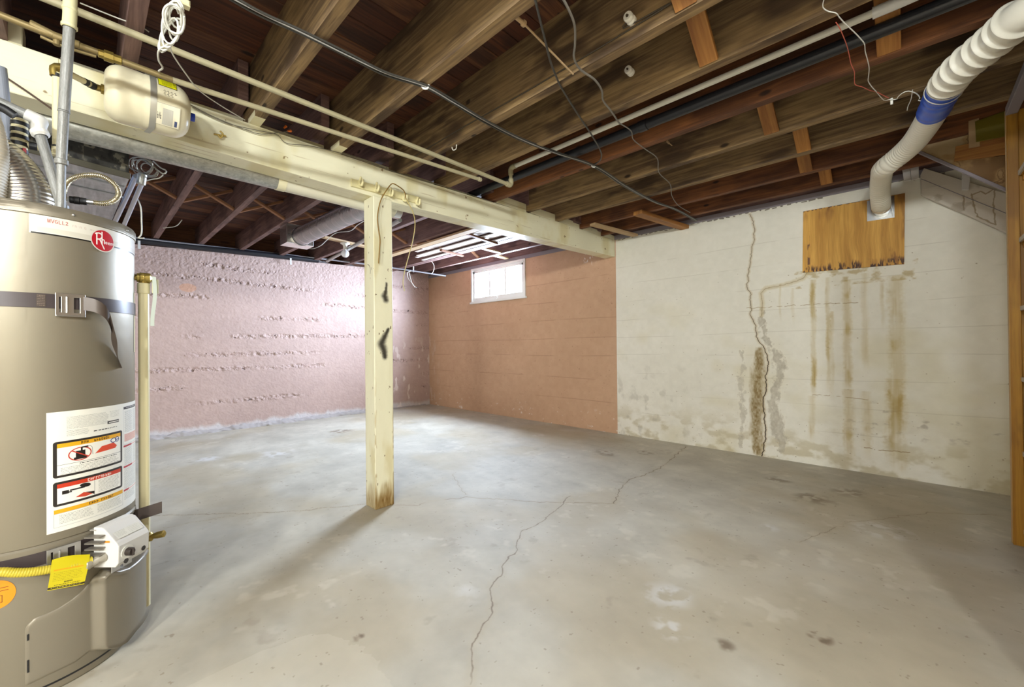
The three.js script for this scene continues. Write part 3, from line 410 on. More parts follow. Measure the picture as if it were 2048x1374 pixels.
{
  const t = thing('water_heater', 'tall taupe cylindrical gas water heater with brown straps and warning labels at the left edge', 'water heater', [HX, 0, HZ]);
  const jacket = new THREE.MeshPhysicalMaterial({ color: 0x8b8372, metalness: 0.5, roughness: 0.4, anisotropy: 0.5, bumpMap: grainBump, bumpScale: 0.0004 });
  const lower = M(0x837b6a, 0.42, { metalness: 0.25 });
  const T = (prof, m = jacket, name = 'jacket', seg = 96) => obj(name, turned(prof, [HX, 0, HZ], [HX, 1, HZ], seg, true), m, t);
  T([[HR - 0.004, 0.449], [HR, 0.452], [HR, 1.439]]);
  T([[0.2, 0], [HR - 0.004, 0], [HR + 0.001, 0.006], [HR + 0.001, 0.443], [HR - 0.004, 0.449]], lower, 'base_jacket');
  const cap = T([[HR, 1.434], [HR + 0.004, 1.436], [HR + 0.004, 1.462], [HR, 1.469], [HR - 0.01, 1.472], [0.1, 1.478], [0, 1.478]], jacket, 'top_cap');
  for (const a of [22, 62, 110]) obj('screw', atH(new THREE.SphereGeometry(0.004, 10, 6), a, 1.452, HR + 0.004), mat.steel, cap);
  // paper band with a maker's badge
  const bandT = canvasTex(1024, 128, (g, w, h) => { g.fillStyle = '#dcd8cc'; g.fillRect(0, 0, w, h); g.fillStyle = '#cfcabc'; g.fillRect(0, h * 0.62, w, h * 0.26); g.fillStyle = '#f4f2ea'; for (let i = 0; i < 60; i++) g.fillRect(rnd() * 40, rnd() * h, 3 + rnd() * 7, 2 + rnd() * 5); g.fillStyle = '#1b1a18'; g.fillRect(10, h - 9, 370, 9); g.fillRect(560, h - 9, 460, 9); g.font = 'bold 34px monospace'; g.fillStyle = '#b06058'; g.fillText('MVGLL2', 96, 42); g.fillStyle = '#c8b0a6'; g.font = '26px monospace'; g.fillText('rn\u00b7n G', 240, 44); lineText(g, 360, 520, 34, 9, '#cbbcb2'); });
  obj('paper_band', cyl(1.2, 88, 1.378, 1.434, HR + 0.0008, 40), M(0xffffff, 0.35, { map: bandT }), t);
  const badgeT = canvasTex(512, 512, (g) => { g.fillStyle = '#d8d2ca'; g.fillRect(0, 0, 512, 512); g.fillStyle = '#b81828'; g.beginPath(); g.ellipse(256, 256, 232, 232, 0, 0, 7); g.fill(); g.strokeStyle = g.fillStyle = '#f2eeea'; g.lineWidth = 26; g.lineCap = 'round'; g.beginPath(); g.moveTo(120, 110); g.lineTo(120, 360); g.moveTo(96, 130); g.bezierCurveTo(200, 60, 260, 150, 200, 220); g.bezierCurveTo(180, 240, 150, 245, 130, 246); g.moveTo(180, 245); g.lineTo(270, 440); g.moveTo(225, 70); g.lineTo(225, 318); g.stroke(); g.lineWidth = 22; g.beginPath(); g.moveTo(225, 260); g.bezierCurveTo(240, 220, 278, 226, 276, 270); g.lineTo(276, 320); g.stroke(); g.font = 'bold 104px sans-serif'; g.fillText('eem', 288, 322); });
  const bd = sheet(40, 6, (u, v) => { const r = 0.0375 * v, q = u * 2 * Math.PI; return onH(40.2 + (r * Math.cos(-q)) / HR * 180 / Math.PI, 1.391 + r * Math.sin(-q), HR + 0.0022); });
  { const uv = bd.attributes.uv; for (let i = 0; i < uv.count; i++) { const q = -uv.getX(i) * 2 * Math.PI, r = uv.getY(i) * 0.5; uv.setXY(i, 0.5 + r * Math.cos(q), 0.5 + r * Math.sin(q)); } }
  obj('maker_badge', bd, M(0xffffff, 0.3, { map: badgeT }), t, 'round red badge with white lettering');
  // earthquake straps, buckles, loose tails
  const strapM = M(0x42393a, 0.38, { metalness: 0.15 });
  const ring = (y0, y1) => turned([[HR + 0.0006, y0], [HR + 0.0026, y0], [HR + 0.0026, y1], [HR + 0.0006, y1]], [HX, 0, HZ], [HX, 1, HZ], 96, true);
  const s1 = obj('strap', ring(1.157, 1.2), strapM, t), s2 = obj('strap', ring(0.392, 0.43), strapM, t);
  const buckle = (a, y, w, h, parent) => { const f = []; const sh = new THREE.Shape([[-w / 2, -h / 2], [w / 2, -h / 2], [w / 2, h / 2], [-w / 2, h / 2]].map((q) => new THREE.Vector2(...q))); for (const [a0, a1] of [[-0.4, -0.31], [0.1, 0.33]]) sh.holes.push(new THREE.Path([[a0 * w, -h * 0.36], [a1 * w, -h * 0.36], [a1 * w, h * 0.36], [a0 * w, h * 0.36]].map((q) => new THREE.Vector2(...q)))); f.push(metreUV(new THREE.ExtrudeGeometry(sh, { depth: 0.003, bevelEnabled: true, bevelThickness: 0.0008, bevelSize: 0.0008, bevelSegments: 1 }).translate(0, 0, 0.003)), cbox(w * 0.06, h * 0.74, 0.006, 0.002).translate(-w * 0.14, 0, 0.008), cbox(w + 0.001, 0.004, 0.006, 0.001).translate(0, -h / 2, 0.006)); return obj('buckle', f.map((g) => atH(g, a, y, HR + 0.004)), mat.steel, parent); };
  buckle(20, 1.169, 0.066, 0.068, s1); buckle(16.5, 0.402, 0.072, 0.06, s2);
  const print = canvasTex(128, 128, (g) => { g.fillStyle = '#453a33'; g.fillRect(0, 0, 128, 128); for (let i = 0; i < 7; i++) lineText(g, 10, 118, 8 + i * 17, 9, '#7c6c60'); });
  obj('printed_mark', cyl(4.3, 8.6, 1.16, 1.197, HR + 0.0032, 4), M(0xffffff, 0.4, { map: print }), s1);
  const tailPath = new THREE.CatmullRomCurve3([[-0.003,1.176,-1.88],[0.013,1.174,-1.876],[0.03,1.167,-1.872],[0.046,1.153,-1.874],[0.058,1.127,-1.885],[0.065,1.091,-1.903],[0.071,1.045,-1.92],[0.078,1.003,-1.938],[0.088,0.966,-1.962]].map((p) => V(p)));
  const tail = sheet(60, 3, (u, v) => { const p = tailPath.getPointAt(u), k = sst(0.3, 0.56, u), out = V(p.x - HX, 0, p.z - HZ).normalize(), tan = V(out.z, 0, -out.x); const d = V(0, 1, 0).multiplyScalar(1 - k).addScaledVector(V(0.16 + 0.14 * Math.sin(u * 13), 0, 1), k).normalize(); const w = 0.042 * lerp(1, 0.5, sst(0.85, 1, u)); p.addScaledVector(d, (v - 0.5) * w); return [p.x, p.y, p.z]; });
  obj('strap_tail', tail, M(0x4a3f38, 0.35, { metalness: 0.15, side: THREE.DoubleSide }), s1);
  // the big warning label
  const big = canvasTex(1000, 1160, (g, w, h) => {
    g.fillStyle = '#e9e7dd'; g.fillRect(0, 0, w, h); const G = '#8d8c86', D = '#3a3835';
    para(g, 130, 470, 60, 185, 9, G); para(g, 130, 300, 195, 250, 10, G); para(g, 480, 600, 60, 130, 14, '#b5b3ac'); g.fillStyle = D; g.fillRect(455, 160, 130, 30); g.fillStyle = '#e9e7dd'; g.fillRect(470, 172, 110, 9); lineText(g, 330, 560, 232, 11, D);
    const frame = (y0, y1, head) => { g.fillStyle = '#2a2522'; g.beginPath(); g.roundRect(40, y0, 590, y1 - y0, 22); g.fill(); g.fillStyle = '#f0ede4'; g.fillRect(66, y0 + 22, 540, y1 - y0 - 44); g.fillStyle = head; g.fillRect(66, y0 + 22, 540, 40); };
    frame(290, 640, '#e6a91e'); glyphs(g, 230, 318, 250, 26, 12, '#4a3308');
    g.strokeStyle = '#c23a2a'; g.lineWidth = 9; g.beginPath(); g.ellipse(225, 440, 82, 62, 0, 0, 7); g.moveTo(165, 400); g.lineTo(288, 482); g.stroke(); g.fillStyle = '#241c18'; g.fillRect(192, 408, 70, 82); g.fillRect(178, 470, 96, 22); g.fillRect(236, 372, 50, 14); g.fillRect(228, 376, 14, 40);
    g.strokeStyle = '#c23a2a'; g.beginPath(); g.moveTo(165, 400); g.lineTo(288, 482); g.stroke(); g.fillStyle = '#d8482a'; g.beginPath(); g.moveTo(340, 470); g.lineTo(400, 410); g.lineTo(520, 400); g.lineTo(560, 440); g.lineTo(540, 462); g.fill(); g.strokeStyle = '#2c3c7c'; g.lineWidth = 8; g.beginPath(); g.ellipse(520, 375, 30, 22, 0, 0, 7); g.ellipse(562, 372, 20, 24, 0, 0, 7); g.stroke(); g.strokeStyle = '#555'; g.lineWidth = 3; g.beginPath(); g.moveTo(290, 378); g.bezierCurveTo(330, 380, 312, 430, 322, 470); g.moveTo(66, 520); g.lineTo(606, 520); g.stroke();
    lineText(g, 220, 560, 532, 9, D); para(g, 90, 600, 552, 612, 14, G);
    frame(680, 915, '#c83a1e'); glyphs(g, 280, 708, 220, 26, 10, '#f4e4dc'); g.strokeStyle = '#777'; g.lineWidth = 3; g.beginPath(); g.moveTo(335, 742); g.lineTo(335, 893); g.stroke(); para(g, 370, 590, 756, 884, 13, G);
    g.fillStyle = '#1e1816'; g.fillRect(98, 775, 46, 34); g.beginPath(); g.ellipse(262, 766, 42, 20, 0.2, 0, 7); g.fill(); g.fillRect(150, 776, 110, 14); g.fillRect(140, 792, 24, 12); g.fillStyle = '#c8452c'; g.beginPath(); g.moveTo(190, 865); g.lineTo(250, 835); g.lineTo(330, 870); g.lineTo(260, 882); g.fill(); g.fillStyle = '#241a16'; g.beginPath(); g.moveTo(262, 838); g.lineTo(333, 852); g.lineTo(333, 882); g.fill();
    g.fillStyle = '#e6a91e'; g.fillRect(45, 945, 590, 40); glyphs(g, 290, 952, 230, 25, 11, '#4a3308'); g.strokeStyle = '#aaa'; g.strokeRect(45, 985, 590, 130); para(g, 80, 330, 1004, 1095, 13, G); para(g, 360, 620, 1004, 1095, 13, G);
    g.strokeRect(652, 40, 330, 420); g.fillStyle = '#2a2522'; g.fillRect(655, 42, 300, 26); lineText(g, 700, 900, 50, 9, '#eee'); para(g, 670, 830, 90, 330, 11, G); para(g, 850, 965, 90, 330, 11, G); g.fillStyle = '#e6bcae'; g.fillRect(665, 345, 300, 84); para(g, 672, 955, 352, 425, 12, '#b87f72');
    for (const [y, a] of [[470, 160], [700, 170], [960, 90]]) { g.fillStyle = '#b52a30'; g.fillRect(652, y, a, 20); g.fillStyle = '#e2aaa0'; g.fillRect(652 + a, y + 5, 320 - a, 10); } para(g, 665, 830, 500, 690, 11, G); para(g, 850, 965, 500, 690, 11, G); para(g, 662, 965, 730, 950, 12, G); para(g, 662, 900, 990, 1080, 13, G);
  });
  obj('warning_label', cyl(8.7, 84, 0.476, 0.841, HR + 0.0008, 40), M(0xffffff, 0.4, { map: big }), t, 'large white label with yellow and red warning panels');
  obj('edge_sticker', cyl(77.5, 81.5, 1.02, 1.24, HR + 0.0009, 4), M(0xd8cf98, 0.5), t);
  obj('oval_sticker', (() => { const g = sheet(40, 6, (u, v) => { const q = -u * 2 * Math.PI; return onH(-13.5 + 8.8 * v * Math.cos(q), 0.337 + 0.041 * v * Math.sin(q), HR + 0.002); }), uv = g.attributes.uv; for (let i = 0; i < uv.count; i++) { const q = -uv.getX(i) * 2 * Math.PI, r = uv.getY(i) * 0.5; uv.setXY(i, 0.5 + r * Math.cos(q), 0.5 + r * Math.sin(q)); } return g; })(), M(0xffffff, 0.45, { map: canvasTex(256, 256, (g) => { g.fillStyle = '#e88c12'; g.fillRect(0, 0, 256, 256); g.fillStyle = '#7a4408'; for (const y of [70, 96]) g.fillRect(60, y, 150, 6); g.strokeStyle = '#5a3004'; g.lineWidth = 5; g.strokeRect(90, 140, 80, 60); glyphs(g, 96, 178, 66, 14, 6, '#5a3004'); }) }), t, 'orange oval sticker');
  // access cover with a bulge below the gas valve
  const top = curve([[-1, 0.216], [0, 0.228], [3.2, 0.241], [9.2, 0.242], [14.4, 0.246], [21, 0.256], [27.1, 0.271], [30, 0.285], [33.5, 0.3], [36, 0.303], [37.5, 0.311], [45, 0.293], [52, 0.284], [90, 0.284]]), bot = curve([[-1, 0.052], [10, 0.057], [22, 0.056], [30, 0.066], [34, 0.057], [43, 0.03], [49, 0.024], [57, 0.034], [90, 0.036]]), bulge = (a) => 0.005 + 0.032 * sst(31, 36, a) * sst(92, 82, a);
  const cv = [[0, 0, 0], [0, 0.004, 0.6], [0, 0.01, 1], [0, 0.02, 0.8], [1, -0.02, 0.8], [1, -0.012, 1], [1, -0.003, 0.7], [1, 0, 0]];
  const cover = obj('access_cover', sheet(90, cv.length - 1, (u, v) => { const a = lerp(-1, 92, u), [k, d, r] = cv[Math.round(v * (cv.length - 1))], e = sst(0, 0.012, u) ; return onH(a, (k ? top(a) : bot(a)) + d * (k ? 1 : 1), HR + 0.001 + bulge(a) * r * (0.2 + 0.8 * e)); }), M(0x857d6d, 0.35, { metalness: 0.2, side: THREE.DoubleSide }), t);
  for (const y of [0.193, 0.118, 0.1]) obj('slot', atH(cbox(0.004, 0.018, 0.002, 0.0005), 0.4, y, HR + 0.006), mat.black, cover);
  obj('base_seam', turned([[HR + 0.0012, 0.024], [HR + 0.002, 0.027], [HR + 0.0012, 0.03]], [HX, 0, HZ], [HX, 1, HZ], 96, true), mat.black, t);
  // gas valve
  const gv = []; const prof = [[0.0, 0.335], [0.066, 0.335], [0.074, 0.345], [0.076, 0.398], [0.07, 0.408], [0.03, 0.453], [0.02, 0.457], [0, 0.457]];
  const sh = new THREE.Shape(prof.map(([r, y]) => new THREE.Vector2(r, y))), eg = new THREE.ExtrudeGeometry(sh, { depth: 0.104, bevelEnabled: true, bevelThickness: 0.003, bevelSize: 0.003, bevelSegments: 2 }); eg.translate(0, 0, -0.052); eg.rotateY(-Math.PI / 2);  // x -> z outwards
  const GA = 43, GR = 0.262, put = (g) => { g.rotateY(rad(GA)); const p = onH(GA, 0, GR); return g.translate(p[0], 0, p[2]); };
  const valve = obj('gas_valve', put(eg), M(0xcfcdc8, 0.4), t, 'white plastic gas control box');
  obj('valve_knob', [put(turned([[0.019, 0], [0.021, 0.006], [0, 0.006]], [-0.026, 0.37, 0.075], [-0.026, 0.37, 0.1], 24, true))], M(0xdedcd2, 0.4), valve);
  obj('knob_grip', [put(turned([[0.0125, 0], [0.0125, 0.014], [0.01, 0.017], [0, 0.017]], [-0.026, 0.37, 0.08], [-0.026, 0.37, 0.12], 20, true)), put(cbox(0.006, 0.024, 0.01, 0.002).translate(-0.026, 0.37, 0.098))], M(0x2e2622, 0.5), valve);
  const vl = canvasTex(256, 96, (g) => { g.fillStyle = '#cfcdc2'; g.fillRect(0, 0, 256, 96); para(g, 14, 110, 14, 84, 9, '#a5a398'); para(g, 130, 240, 14, 84, 11, '#b5b3a8'); });
  { const nx = 0.045, ny = 0.04, L = Math.hypot(nx, ny), g = new THREE.PlaneGeometry(0.088, 0.046); g.rotateX(-Math.atan2(nx, ny)); g.translate(0, 0.4315 + 0.0033 * ny / L, 0.049 + 0.0033 * nx / L * 1.2); obj('rating_label', put(g), M(0xffffff, 0.5, { map: vl }), valve); }
  obj('caution_strip', put(new THREE.PlaneGeometry(0.03, 0.006).rotateY(-Math.PI / 2).translate(-0.0555, 0.415, 0.036)), M(0xd08418, 0.5), valve);
  for (const [x, y] of [[-0.028, 0.341], [0.034, 0.352]]) obj('port_plug', put(turned([[0.007, 0], [0.008, 0.003], [0, 0.003]], [x, y, 0.075], [x, y, 0.1], 14, true)), M(0x3a3634, 0.5), valve);
  const fins = []; for (let i = 0; i < 5; i++) fins.push(put(cbox(0.022, 0.004, 0.05, 0.0015).translate(-0.064, 0.36 + i * 0.019, 0.012))); obj('cooling_fins', fins, M(0x7e786e, 0.5, { metalness: 0.3 }), valve);
  obj('bracket', [put(cbox(0.03, 0.03, 0.003, 0.001).translate(-0.02, 0.318, 0.035)), put(cbox(0.03, 0.034, 0.003, 0.001).translate(0.026, 0.318, 0.03))], mat.steel, valve);
  const flang = []; for (let i = 0; i < 4; i++) flang.push(put(cbox(0.022, 0.003, 0.022, 0.001).rotateZ(0.1 * i).translate(-0.045 + i * 0.026, 0.452 - i * 0.001, -0.004))); obj('wire_tabs', flang, M(0x9a958c, 0.5), valve);
  // gas inlet elbow
  obj('inlet_elbow', [capTube([onH(33, 0.366, 0.3), onH(30.5, 0.366, 0.296), onH(28, 0.362, 0.292), onH(26, 0.36, 0.29)], 0.0135, 14), turned([[0.015, 0], [0.016, 0.003], [0.016, 0.012], [0.014, 0.014]], onH(26.2, 0.36, 0.29), onH(23, 0.362, 0.29), 16, true)], M(0xa8a294, 0.4, { metalness: 0.25 }), valve);
  obj('loose_strap_end', sheet(8, 1, (u, v) => { const p = onH(78, 0.43, 0.24); return [p[0] + u * 0.085, p[1] + 0.02 * u - 0.043 * (1 - v) + 0.006, p[2] + 0.0 + u * 0.03]; }), M(0x453a33, 0.4, { side: THREE.DoubleSide }), s2);
  obj('drain_valve', [turned([[0.012, 0], [0.012, 0.05], [0.016, 0.052], [0.016, 0.06], [0.009, 0.064], [0.012, 0.08], [0.012, 0.1], [0.006, 0.104], [0, 0.104]], onH(72, 0.335, 0.25), onH(66, 0.36, 0.4), 16, true)], mat.brass, t);
}
{ // relief valve and its discharge pipe
  const t = thing('relief_pipe', 'thin cream plastic discharge pipe with brass relief valve beside the water heater', 'pipe', [0.159, 0.05, -2.12]);
  const px = 0.1585, pz = -2.12;
  obj('pipe', turned([[0, 0], [0.0125, 0], [0.0165, 0], [0.0165, 1.195], [0.019, 1.197], [0.019, 1.235], [0, 1.235]], [px, 0.048, pz], [px, 2, pz], 24, true), mat.cpvc, t);
  obj('relief_valve', [turned([[0.014, 0], [0.015, 0.012], [0.02, 0.02], [0.02, 0.034], [0.017, 0.04], [0, 0.042]], [px, 1.278, pz], [px, 2, pz], 18, true), turned([[0.012, 0], [0.012, 0.006], [0.017, 0.007], [0.017, 0.014], [0.02, 0.016], [0.02, 0.044], [0.012, 0.05], [0, 0.05]], [px - 0.0265, 1.304, pz], [px + 0.1, 1.304, pz], 18, true)], mat.brass, t);
  obj('test_tag', [sheet(10, 1, (u, v) => [px + 0.022 + 0.012 * v + 0.004 * Math.sin(u * 5), 1.31 - 0.19 * u, pz + 0.02 - 0.01 * u])], M(0xd2dcd2, 0.5, { side: THREE.DoubleSide }), t);
  obj('card_tag', cbox(0.02, 0.055, 0.001, 0.0003).translate(px + 0.034, 1.275, pz), M(0xd9d4b0, 0.6), t);
}
{ // gas hose and its tag
  const pts = [onH(-60, 0.45, 0.34), onH(-30, 0.425, 0.31), ...[[-0.165,0.412,-1.834],[-0.138,0.4,-1.833],[-0.11,0.39,-1.834],[-0.067,0.38,-1.84],[-0.032,0.375,-1.843],[0.013,0.369,-1.856]]];
  tag(obj('gas_hose', hose(pts, (s) => 0.0122 + 0.0005 * Math.sin(s * 1100), 18, 0.0016), M(0xc4b238, 0.42)), 'yellow corrugated gas hose curving across the water heater front', 'hose');
  const tt = canvasTex(256, 224, (g) => { g.fillStyle = '#cbbb18'; g.fillRect(0, 0, 256, 224); g.fillStyle = '#d8a014'; g.fillRect(20, 52, 200, 8); para(g, 24, 232, 76, 150, 14, '#a4940c'); glyphs(g, 104, 160, 60, 14, 7, '#3a340c'); lineText(g, 40, 220, 184, 7, '#4a420c'); g.fillStyle = '#2a2410'; g.fillRect(0, 200, 256, 18); lineText(g, 20, 236, 205, 8, '#c0b050'); });
  const c = [[-0.068,0.397,-1.822],[0.011,0.381,-1.841],[-0.077,0.327,-1.82],[-0.002,0.31,-1.834]];
  tag(obj('warning_tag', sheet(12, 12, (u, v) => { const p = [0, 1, 2].map((k) => lerp(lerp(c[2][k], c[3][k], u), lerp(c[0][k], c[1][k], u), v)); const f = sst(0.72, 1, v); p[1] += 0.012 * Math.sin(f * Math.PI / 2) * 1; p[2] -= 0.012 * f * f; p[1] += 0.004 * Math.sin(u * 4) * f; return p; }), M(0xffffff, 0.4, { map: tt, side: THREE.DoubleSide })), 'yellow paper tag folded over the yellow gas hose', 'tag');
}

// ───────────── lamps: bare globe bulbs in porcelain holders ─────────────
function bulbLamp(name, label, at, lit, group) {   // at = underside of what it hangs from
  const t = thing(name, label, 'light bulb', [at[0], at[1] - 0.16, at[2]], group), dn = [at[0], at[1] - 1, at[2]];
  obj('lampholder', turned([[0, 0], [0.052, 0], [0.052, 0.012], [0.03, 0.022], [0.024, 0.03], [0.021, 0.07], [0.018, 0.075], [0, 0.075]], at, dn, 28, true), mat.porcelain, t);
  const prof = [[0.013, 0.07], [0.015, 0.082]]; for (let i = 0; i <= 14; i++) { const a = lerp(0.35, Math.PI, i / 14); prof.push([0.0445 * Math.sin(a), 0.127 - 0.0445 * Math.cos(a)]); }
  obj('bulb', turned(prof, at, dn, 28, true), lit ? new THREE.MeshStandardMaterial({ color: 0xffffff, emissive: new THREE.Color(0.97, 1, 1), emissiveIntensity: 6 }) : M(0xf4f4f6, 0.25), t);
  if (lit) { const l = new THREE.PointLight(new THREE.Color(0.95, 1, 1), lit); l.position.set(at[0], at[1] - 0.127, at[2]); l.castShadow = true; l.shadow.radius = 6; scene.add(l); }
}
bulbLamp('ceiling_bulb', 'lit globe bulb in a white porcelain holder under the joists far behind the camera', [-2.4, 2.25, 0.6], LED_A);
bulbLamp('ceiling_bulb', 'unseen fill bulb added in a white porcelain holder under the joists nearer behind the camera', [-0.35, 2.25, 0.02], FILL_B);  // added fill lamp, placed so the heater hides its own shadow
{
  const a = [1.865,2.262,-4.736], b = [2.513,2.262,-4.881];
  tag(obj('lamp_board', bar([a[0], 2.274, a[2]], [b[0] + 0.12, 2.274, b[2]], 0.02, 0.075), mat.tan), 'short pale board nailed under the joists holding the unlit bulb', 'board');
  const c = [2.138,2.262,-4.786]; bulbLamp('ceiling_bulb', 'unlit white globe bulb in a porcelain holder left of the support post', [c[0], 2.263, c[2]], 0);
}
bulbLamp('ceiling_bulb', 'unseen fill bulb added in a porcelain holder under the joists at the back of the room', [-1.8, 2.25, 1.5], FILL_C);  // added fill lamp, brightens the white wall and floor from behind
// ───────────── pipes under the joists ─────────────
{
  const A = [-0.139,2.179,-2.02], E = [2.098,2.165,-2.02], t = thing('water_pipe', 'long cream water pipe under the joists that turns up at a right-hand elbow', 'pipe', [1, 2.15, -2.02]), r = 0.0125, yT = E[1] + 0.125, P = [2.1,2.27,-0.003];
  obj('pipe', [pipe([A[0], A[1], A[2]], [E[0] - 0.02, E[1], E[2]], r)], mat.pipeCream, t);
  obj('elbow', [capTube([[E[0] - 0.045, E[1], E[2]], [E[0] - 0.012, E[1], E[2]], [E[0], E[1] + 0.012, E[2]], [E[0], E[1] + 0.045, E[2]]], 0.0175, 16, 0.5, false, 0.004)], mat.pipeCream, t);
  obj('riser', [pipe([E[0], E[1] + 0.03, E[2]], [E[0], yT - 0.02, E[2]], r), capTube([[E[0], yT - 0.05, E[2]], [E[0], yT - 0.012, E[2]], [E[0], yT, E[2] + 0.014], [E[0], yT, E[2] + 0.05]], 0.0175, 16, 0.5, false, 0.004)], mat.pipeCream, t);
  obj('pipe', pipe([E[0], yT, E[2] + 0.03], [E[0], yT, -0.02], 0.014), mat.whitePipe, t);
  obj('taped_elbow', [capTube([[E[0], yT, -0.09], [E[0], yT, -0.01], [E[0] + 0.01, yT + 0.01, 0.06], [E[0] + 0.03, yT + 0.05, 0.16]], 0.021, 14)], mat.whitePlastic, t);
}
tag(obj('black_pipe', [pipe([2.2, 2.27, BEAM_Z0 - 0.2], [2.2, 2.27, 2.6], 0.027), turned([[0.027, 0], [0.031, 0.002], [0.031, 0.05], [0.027, 0.052]], [2.2, 2.27, -1.1], [2.2, 2.27, 0], 20, true)], mat.blackPipe), 'black plastic drain pipe lying between two joists beside the white pipe', 'pipe');
{
  const z = -1.98, a = [-0.204,2.052,-1.98], b = [-0.058,2.044,-1.98], c = [0.079,2.042,-1.98], d = [0.232,2.039,-1.98], e = [1.761,2.102,-1.98];
  const t = thing('capped_pipe', 'long capped pipe with brass fittings passing in front of the beam and tank', 'pipe', [0.8, 2.08, z]);
  obj('brass_pipe', capTube([a, b, c, d], 0.0105, 16), mat.bronze, t);
  obj('pipe', [pipe(d, e, 0.0105)], mat.pipeCream, t); obj('cap', turned([[0.0105, 0], [0.0135, 0.002], [0.0135, 0.02], [0.009, 0.026], [0, 0.026]], [e[0] - 0.006, e[1], e[2]], [e[0] + 1, e[1], e[2]], 16, true), mat.pipeCream, t);
  obj('union', turned([[0.011, 0], [0.0135, 0.001], [0.0135, 0.014], [0.0185, 0.015], [0.0185, 0.038], [0.015, 0.039], [0.015, 0.058], [0.011, 0.06]], [c[0] - 0.045, c[1] - 0.001, z], [c[0] + 1, c[1] + 0.01, z], 8, true), mat.brass, t);
  const q = [-0.07,2.046,-1.98], s = [-0.117,2.057,-1.98];
  obj('coupling', turned([[0.011, 0], [0.0125, 0.002], [0.0125, 0.05], [0.011, 0.052]], s, b, 16, true), mat.bronze, t); obj('coupling', [turned([[0.011, 0], [0.0125, 0.002], [0.0125, 0.06], [0.011, 0.062]], q, c, 16, true)], mat.bronze, t);
  obj('drain_branch', [turned([[0.006, 0], [0.009, 0.004], [0.009, 0.018], [0.005, 0.02], [0, 0.02]], [q[0] + 0.01, q[1] - 0.01, z], [q[0] + 0.01, q[1] - 1, z], 12, true), capTube([[q[0] - 0.025, q[1] - 0.018, z], [q[0] + 0.02, q[1] - 0.024, z], [q[0] + 0.1, q[1] - 0.02, z]], 0.005, 10)], mat.bronze, t);
}
